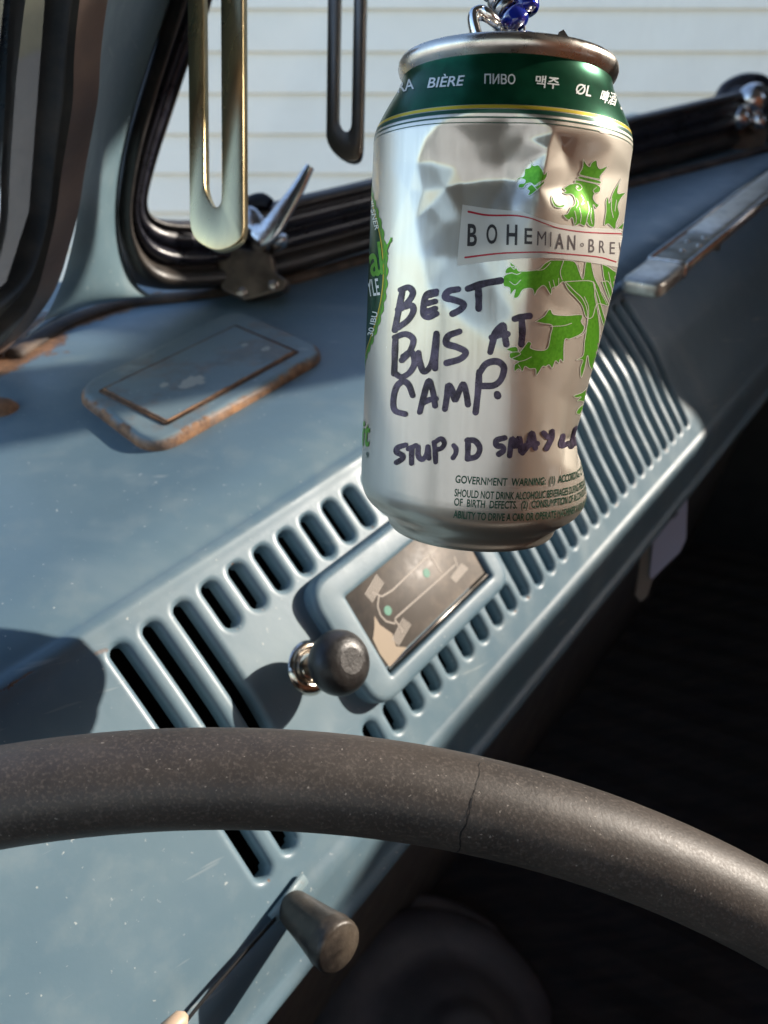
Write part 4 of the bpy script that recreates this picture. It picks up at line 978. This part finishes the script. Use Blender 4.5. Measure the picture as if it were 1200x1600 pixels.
# inner drawing lines of the lion
det = [c5(p) for p in ([(520, 345), (545, 372), (558, 390)], [(790, 345), (820, 352), (835, 375), (815, 392), (795, 375)], [(830, 420), (845, 450), (832, 480), (850, 470)], [(800, 440), (812, 470), (800, 500)], [(870, 460), (880, 510), (868, 560), (862, 600)], [(820, 500), (830, 550), (825, 590)], [(790, 520), (800, 570), (795, 600)], [(895, 500), (890, 560), (898, 600)], [(925, 372), (905, 392), (918, 412)], [(1020, 440), (1018, 500), (1030, 560)], [(1050, 450), (1040, 520)], [(720, 830), (700, 900), (712, 950)], [(640, 840), (600, 880), (560, 890)], [(820, 850), (830, 900), (838, 945)], [(400, 905), (430, 915), (455, 905)], [(385, 960), (420, 980), (455, 950)], [(630, 960), (640, 1000)], [(655, 950), (668, 1000)], [(690, 940), (690, 985)], [(1000, 900), (1020, 1000), (1030, 1080)], [(930, 960), (960, 1040), (990, 1100)])]
det += [c6(p) for p in ([(850, 95), (875, 160), (872, 240), (850, 320), (800, 350)], [(930, 130), (945, 220), (950, 330)], [(400, 440), (440, 440), (450, 455), (400, 480)], [(440, 500), (480, 490), (520, 470)], [(870, 700), (868, 760)], [(640, 280), (720, 275), (770, 260)], [(440, 520), (455, 545), (450, 560)])]
strokes('lion_lines', det, 1.0, M['outline'], .00013, None, 5)
for c_, r_ in ((c5([(805, 368)])[0], 2.0),):
    a = [(c_[0]+r_*math.cos(t), c_[1]+r_*math.sin(t)) for t in np.linspace(0, 2*math.pi, 14)[:-1]]; v_, f_ = poly_fill([a]); lay('lion_eye', v_, f_, M['outline'], .00013, 5)
# ---------------------------------------------------------------- marker handwriting
k2 = lambda P: [(540+x/2.5, 420+y/2.5) for x, y in P]
HW = [  # (strokes, width)
 ([[(629, 454), (624, 480), (617, 516)], [(626, 453), (638, 449), (645, 456), (642, 466), (630, 480), (622, 484)], [(632, 480), (643, 477), (646, 486), (638, 500), (622, 512)]], 7),
 ([[(682, 455), (667, 460), (662, 478), (662, 492), (670, 496), (682, 490)], [(664, 475), (680, 471)], [(668, 462), (681, 459)], [(664, 488), (680, 482)]], 7),
 ([k2([(440, 80), (402, 88), (390, 112), (425, 122), (462, 138), (448, 160), (418, 176)])], 8),
 ([k2([(478, 78), (540, 58), (606, 46)]), k2([(518, 72), (520, 115), (520, 155)])], 8.5),
 ([[(618, 529), (617, 556), (616, 584)], [(617, 527), (634, 522), (646, 531), (640, 550), (628, 563)], [(630, 557), (643, 550), (648, 566), (641, 581), (628, 589), (618, 584)]], 7),
 ([[(654, 551), (656, 566), (663, 581), (675, 566), (682, 521)], [(683, 523), (681, 550), (680, 576)]], 7),
 ([k2([(445, 245), (402, 262), (395, 292), (435, 306), (470, 326), (448, 352), (395, 368)])], 8),
 ([k2([(565, 325), (575, 285), (585, 250), (615, 220), (620, 255), (628, 295)]), k2([(570, 268), (600, 258), (632, 255)])], 8),
 ([k2([(660, 196), (690, 188), (718, 184)]), k2([(688, 200), (690, 250), (686, 295)])], 8),
 ([[(645, 618), (639, 602), (630, 596), (620, 604), (615, 623), (617, 641), (633, 647)]], 7),
 ([[(656, 644), (662, 620), (670, 595), (676, 610), (680, 634)], [(660, 630), (670, 625), (681, 623)]], 7),
 ([k2([(388, 548), (396, 500), (402, 456), (418, 480), (428, 512), (444, 478), (460, 450), (472, 490), (478, 530)])], 7.5),
 ([k2([(522, 402), (518, 470), (508, 560)]), k2([(520, 412), (548, 372), (590, 362), (618, 385), (608, 430), (580, 455), (535, 458)])], 8),
 ([k2([(592, 490), (594, 496)])], 9),
 ([k2([(235, 688), (205, 698), (200, 716), (222, 728), (222, 742), (200, 756)])], 6.5),
 ([k2([(245, 704), (275, 690)]), k2([(260, 700), (258, 730), (258, 760)])], 6),
 ([k2([(284, 695), (284, 730), (300, 745), (316, 725), (322, 695)]), k2([(322, 695), (326, 740)])], 6),
 ([k2([(352, 755), (350, 715), (346, 678)]), k2([(346, 680), (372, 664), (386, 680), (376, 700), (356, 706)])], 6),
 ([k2([(422, 690), (431, 703), (430, 722), (420, 738)])], 6),
 ([k2([(478, 668), (478, 705), (476, 742)]), k2([(474, 670), (505, 672), (524, 700), (512, 732), (478, 742)])], 7),
 ([k2([(622, 660), (590, 670), (590, 690), (612, 694), (616, 710), (598, 724)])], 7),
 ([k2([(640, 730), (650, 665), (664, 694), (678, 660), (684, 712)])], 7),
 ([k2([(690, 720), (710, 690), (728, 640), (740, 700)]), k2([(700, 690), (748, 682)])], 6.5),
 ([k2([(772, 640), (786, 656)]), k2([(806, 634), (802, 665), (784, 702)])], 6.5),
 ([k2([(848, 652), (842, 690), (868, 682)])], 6.5),
 ([k2([(880, 692), (892, 660), (904, 625), (922, 650), (918, 672), (884, 682)]), k2([(900, 660), (914, 662)])], 8),
]
for ks, (st, wdt) in enumerate(HW):
    strokes('marker_letter', [(list(s), [wdt*1.2, wdt*1.4, wdt*1.22, wdt*1.3]) for s in st], wdt, M['marker'], .00016, None, 5)
# ---------------------------------------------------------------- small print, running round the can
LN = ['GOVERNMENT  WARNING:  (1)  ACCORDING TO THE SURGEON GENERAL', 'SHOULD NOT DRINK ALCOHOLIC BEVERAGES DURING PREGNANCY BECAUSE', 'OF  BIRTH  DEFECTS.  (2)  CONSUMPTION OF ALCOHOLIC BEVERAGES', 'ABILITY TO DRIVE A CAR OR OPERATE MACHINERY, AND MAY CAUSE']
def wrapfn(th0, z0, h):
    return lambda x, y: (lambda p, q: p+(norm(p-(cc+cax*((p-cc)@cax))))*h)(cyl(th0+x/RB, z0+y, RB-dent(th0+x/RB, z0+y)), 0)
for ln, (x0, yb) in zip(LN, ((711, 758), (710, 775.5), (709, 793.5), (708, 811))):
    th0, z0_ = px2cyl(x0, yb); v, f = text_bold(ln, .018); mn = v.min(0); cap = .0020
    # anchor: the line must reach its known right mark
    v = (v-mn); v[:, 1] -= 0; sc_y = cap/.73; v[:, 1] *= sc_y
    mark = {758: (860, 'GOVERNMENT  WARNING:  '), 775.5: (856, 'SHOULD NOT DRINK ALCOHOLIC '), 793.5: (831, 'OF  BIRTH  DEFECTS.  (2)  '), 811: (822, 'ABILITY TO DRIVE A CAR ')}[yb]
    vm, _ = text2(mark[1]+'|', 1); thm, _z = px2cyl(mark[0], yb); sc_x = (thm-th0)*RB/(vm[:, 0].max()-vm[:, 0].min()); v[:, 0] *= sc_x
    lim = (math.radians(100)-th0)*RB
    lay('warning_line', v, [q for q in f if max(v[list(q), 0]) < lim], M['dkgreen'], .00012, .0007, None, wrapfn(th0, z0_, .00012))
# ---------------------------------------------------------------- badge on the left edge
bd = [(560, 262), (584, 274), (590, 305), (597, 340), (602, 375), (603, 410), (600, 460), (594, 505), (585, 545), (574, 585), (560, 600)]
bz = []
for (x, y) in bd[1:-1]:
    th, z = px2cyl(x, y); bz.append((th, z))
bz = np.array(bz); zc0 = (bz[0, 1]+bz[-1, 1])/2; zh = (bz[0, 1]-bz[-1, 1])/2; thr = bz[:, 0].max(); print('badge', np.degrees(bz[:, 0]), bz[:, 1])
thL = px2cyl(568, 280)[0] if False else math.radians(-84)
def badge(name, grow, m, h, scallop=0, ringw=None):
    a = np.linspace(0, 2*math.pi, 241)[:-1]; cth = (thr+thL*2-thr)/1
    W2 = (thr-math.radians(-108))*RB; cx = math.radians(-108)*RB
    def lp(g): return [(cx+(W2+g+scallop*abs(math.sin(a_*26)))*math.cos(a_), (zh+g+scallop*abs(math.sin(a_*26)))*math.sin(a_)) for a_ in a]
    o = lp(grow); 
    if ringw is None: v, f = poly_fill([o[::2] if not scallop else o])
    else:
        i = [(cx+(W2+grow-ringw)*math.cos(a_), (zh+grow-ringw)*math.sin(a_)) for a_ in a]; v = o+i; n = len(o); f = [(k, (k+1) % n, n+(k+1) % n, n+k) for k in range(n)]
    return lay(name, v, f, m, h, .0012, None, lambda x, y: cyl(x/RB, zc0+y, RB-dent(x/RB, zc0+y)+h))
badge('badge_field', -.0012, M['green'], .00008); badge('badge_ring', -.0006, M['gold'], .00012, 0, .0005); badge('badge_edge', 0, M['lime'], .00010, 0, .0004); badge('badge_scallops', .0005, M['lime'], .00010, .0010, .0002)
for (s, x, y, hg, wd, an, mm) in (('STYLE', 578, 450, 27, 30, -8, 'white'), ('30 IBU', 583, 506, 9, 38, -78, 'white'), ('PILSNER', 585, 335, 7, 50, 78, 'white'), ('al', 588, 405, 52, 24, -12, 'lime'), ('it', 572, 678, 40, 13, 0, 'lime'), ('9', 574.5, 711, 9, 3.5, 0, 'dkgreen')):
    text_px('badge_word', s, x, y, hg, wd, M[mm], .00016, an, .2 if mm == 'lime' else 0, off=.02 if mm == 'lime' else .012)
strokes('badge_flourish', [[(582, 425), (592, 430), (598, 415), (603, 395), (612, 372)], [(600, 390), (612, 376)], [(604, 392), (606, 397)]], 2.2, M['lime'], .00018, None, 4)
# small grey smudge under the neck
a = [(947+11*math.cos(t), 206+3.2*math.sin(t)+.06*11*math.cos(t)) for t in np.linspace(0, 2*math.pi, 30)[:-1]]; v_, f_ = poly_fill([a]); M['blob'] = mat('grey_oval', (.34, .31, .28), .5, .6); lay('oval_blob', v_, f_, M['blob'], .0001, 5)
# ---------------------------------------------------------------- pull tab, opening flap, string and beads
def onlid(px, py, h=.0575): return hitplane(px, py, cc+cax*h, cax)
M['tabm'] = metalm('tab_aluminium', (.86, .85, .83), (.7, .68, .65), .16, 50)
tc_ = cc+cax*.0578
zt = pix(tc_)[2]
loop_ = [at(x, y, zt-.006+(.010 if x > 770 else 0)) for x, y in ((748, 66), (741, 44), (739, 27), (745, 21), (756, 21), (768, 29), (781, 44), (792, 58), (800, 68))]
tube('pull_tab', catmull(loop_, 40), [.0014]*40, M['tabm'], can, n=12, sx=1.7)
tube('pull_tab_web', [at(795, 60, zt-.001), at(815, 56, zt+.003), at(850, 66, zt+.006)], .0012, M['tabm'], can, n=10, sx=3)
fl = [at(x, y, zt-.004) for x, y in ((868, 66), (872, 54), (880, 50), (886, 58), (892, 68))]
slab('opening_flap', fl, norm(-cF*.7+cU*.7), .0006, M['rim'], can, bev=.0002, seg=1, smooth=False)
M['bead'] = mat('blue_glass_bead', (.010, .03, .42), .12, 0, Transmission_Weight=.35, Coat_Weight=.6)
M['beads'] = metalm('silver_bead', (.42, .43, .45), (.16, .17, .19), .22, 200)
zb = zt+.001
beadstr = thing('bead_string', 'string of dark blue and silver beads tied to the pull tab above the can', 'bead string', at(800, 40, zb))
def bead(x, y, r, m, ax, ln, z=zb): 
    a = np.linspace(-1, 1, 17); pr = [(r*(.32+.68*max(0, 1-q**4)**.5), ln*q/2) for q in a]; return lathe('bead', pr, at(x, y, z), ax, m, beadstr, 28)
axb = norm(at(806, 40, zb)-at(770, -10, zb))
x, y = 806, 34; seq = [('bead', 21, .0052), ('beads', 19, .0030), ('beads', 19.5, .0030), ('beads', 19, .0030), ('beads', 19.5, .0030), ('bead', 16.5, .0048), ('bead', 16.5, .0048), ('beads', 15, .003), ('beads', 15, .003), ('bead', 16.5, .0048), ('beads', 15, .003), ('bead', 16, .0048)]
p_ = at(804, 31, zb)
pts_ = [p_.copy()]
for kx, (m_, r_, ln) in enumerate(seq):
    q = pix(p_); bead(q[0], q[1], r_/FPX*zb, M[m_], axb, ln); nx = seq[min(kx+1, len(seq)-1)][2]; p_ = p_-axb*(ln/2+nx/2)*.96; pts_.append(p_.copy())
p2_ = at(822, 6, zb-.002); ax3 = norm(at(819, 24, zb)-at(812, -30, zb))
for kx in range(8): q = pix(p2_); bead(q[0], q[1], 20/FPX*zb, M['bead'] if kx % 3 == 0 else M['beads'], ax3, .0052 if kx % 3 == 0 else .0032); p2_ = p2_-ax3*.0044
M['string'] = mat('string', (.62, .58, .50), .6)
tube('string', [at(819, 18, zb), at(819, 30, zb), at(819.5, 54, zb+.003), at(812, 60, zb+.005), at(797, 57, zb+.002)], .00030, M['string'], beadstr, n=8)
tube('string', [at(806, 40, zb), at(806, 46, zb), at(796, 49, zb), at(786, 50, zb)], .00030, M['string'], beadstr, n=8)
tube('string', [at(804, 45, zb), at(810, 51, zb), at(818, 54, zb)], .00025, M['string'], beadstr, n=8)
tube('string', pts_+[p_-axb*.2], .0003, M['string'], beadstr, n=8)

# ================================================================== PASSENGER SIDE WALL (unseen; openings shaped to lay sun patches on the dash)
def wallholes(name, loops, t, th, m):
    v, f = poly_fill(loops); n = len(v); V = [B(t, a, b) for a, b in v]+[B(t+th, a, b) for a, b in v]; F = list(map(tuple, f))+[tuple(n+i for i in q[::-1]) for q in f]
    off = 0
    base = len(V)
    for l in loops:
        for i in range(len(l)):
            a, b = l[i], l[(i+1) % len(l)]; k = len(V); V += [B(t, *a), B(t, *b), B(t+th, *b), B(t+th, *a)]; F.append((k, k+1, k+2, k+3))
    return struct(name, mesh(name, V, F, m, False))
M['doorcard'] = rubber('door_lining', (.03, .03, .032), (.05, .05, .05), .6)
sun_gap_main = rounded_poly([(-.385, .0), (-.403, .105), (-.492, .215), (-.545, .31), (-.62, .50), (-1.45, .50), (-1.45, .125), (-.66, .125)], .02, 4)
sun_gap_small = rounded_poly([(-.437, .268), (-.38, .262), (-.30, .30), (-.26, .36), (-.44, .36)], .008, 4)
wallholes('cabin_right_side_mask', [[(.45, FLU), (.45, -.27), (.29, -.2), (.29, .60), (-2.2, .60), (-2.2, FLU)], [tuple(p) for p in sun_gap_main], [tuple(p) for p in sun_gap_small]], 1.25, .02, M['doorcard'])

drv = rounded_poly([(-.80, -.12), (.16, -.12), (.12, .26), (-.80, .26)], .05, 6)  # unseen opening kept low so the can reflects ground more than sky
wallholes('cabin_left_side', [[(.20, FLU), (.20, -.20), (.45, -.20), (.45, -.14), (.22, -.13), (.16, .60), (-2.2, .60), (-2.2, FLU)], [tuple(p) for p in drv]], -.36, .02, M['doorcard'])

bpy.data.scenes.remove(TXT_SC)
for ob in [o for o in bpy.data.objects if o.type == 'FONT']: bpy.data.objects.remove(ob)
for cu in list(bpy.data.curves): bpy.data.curves.remove(cu)
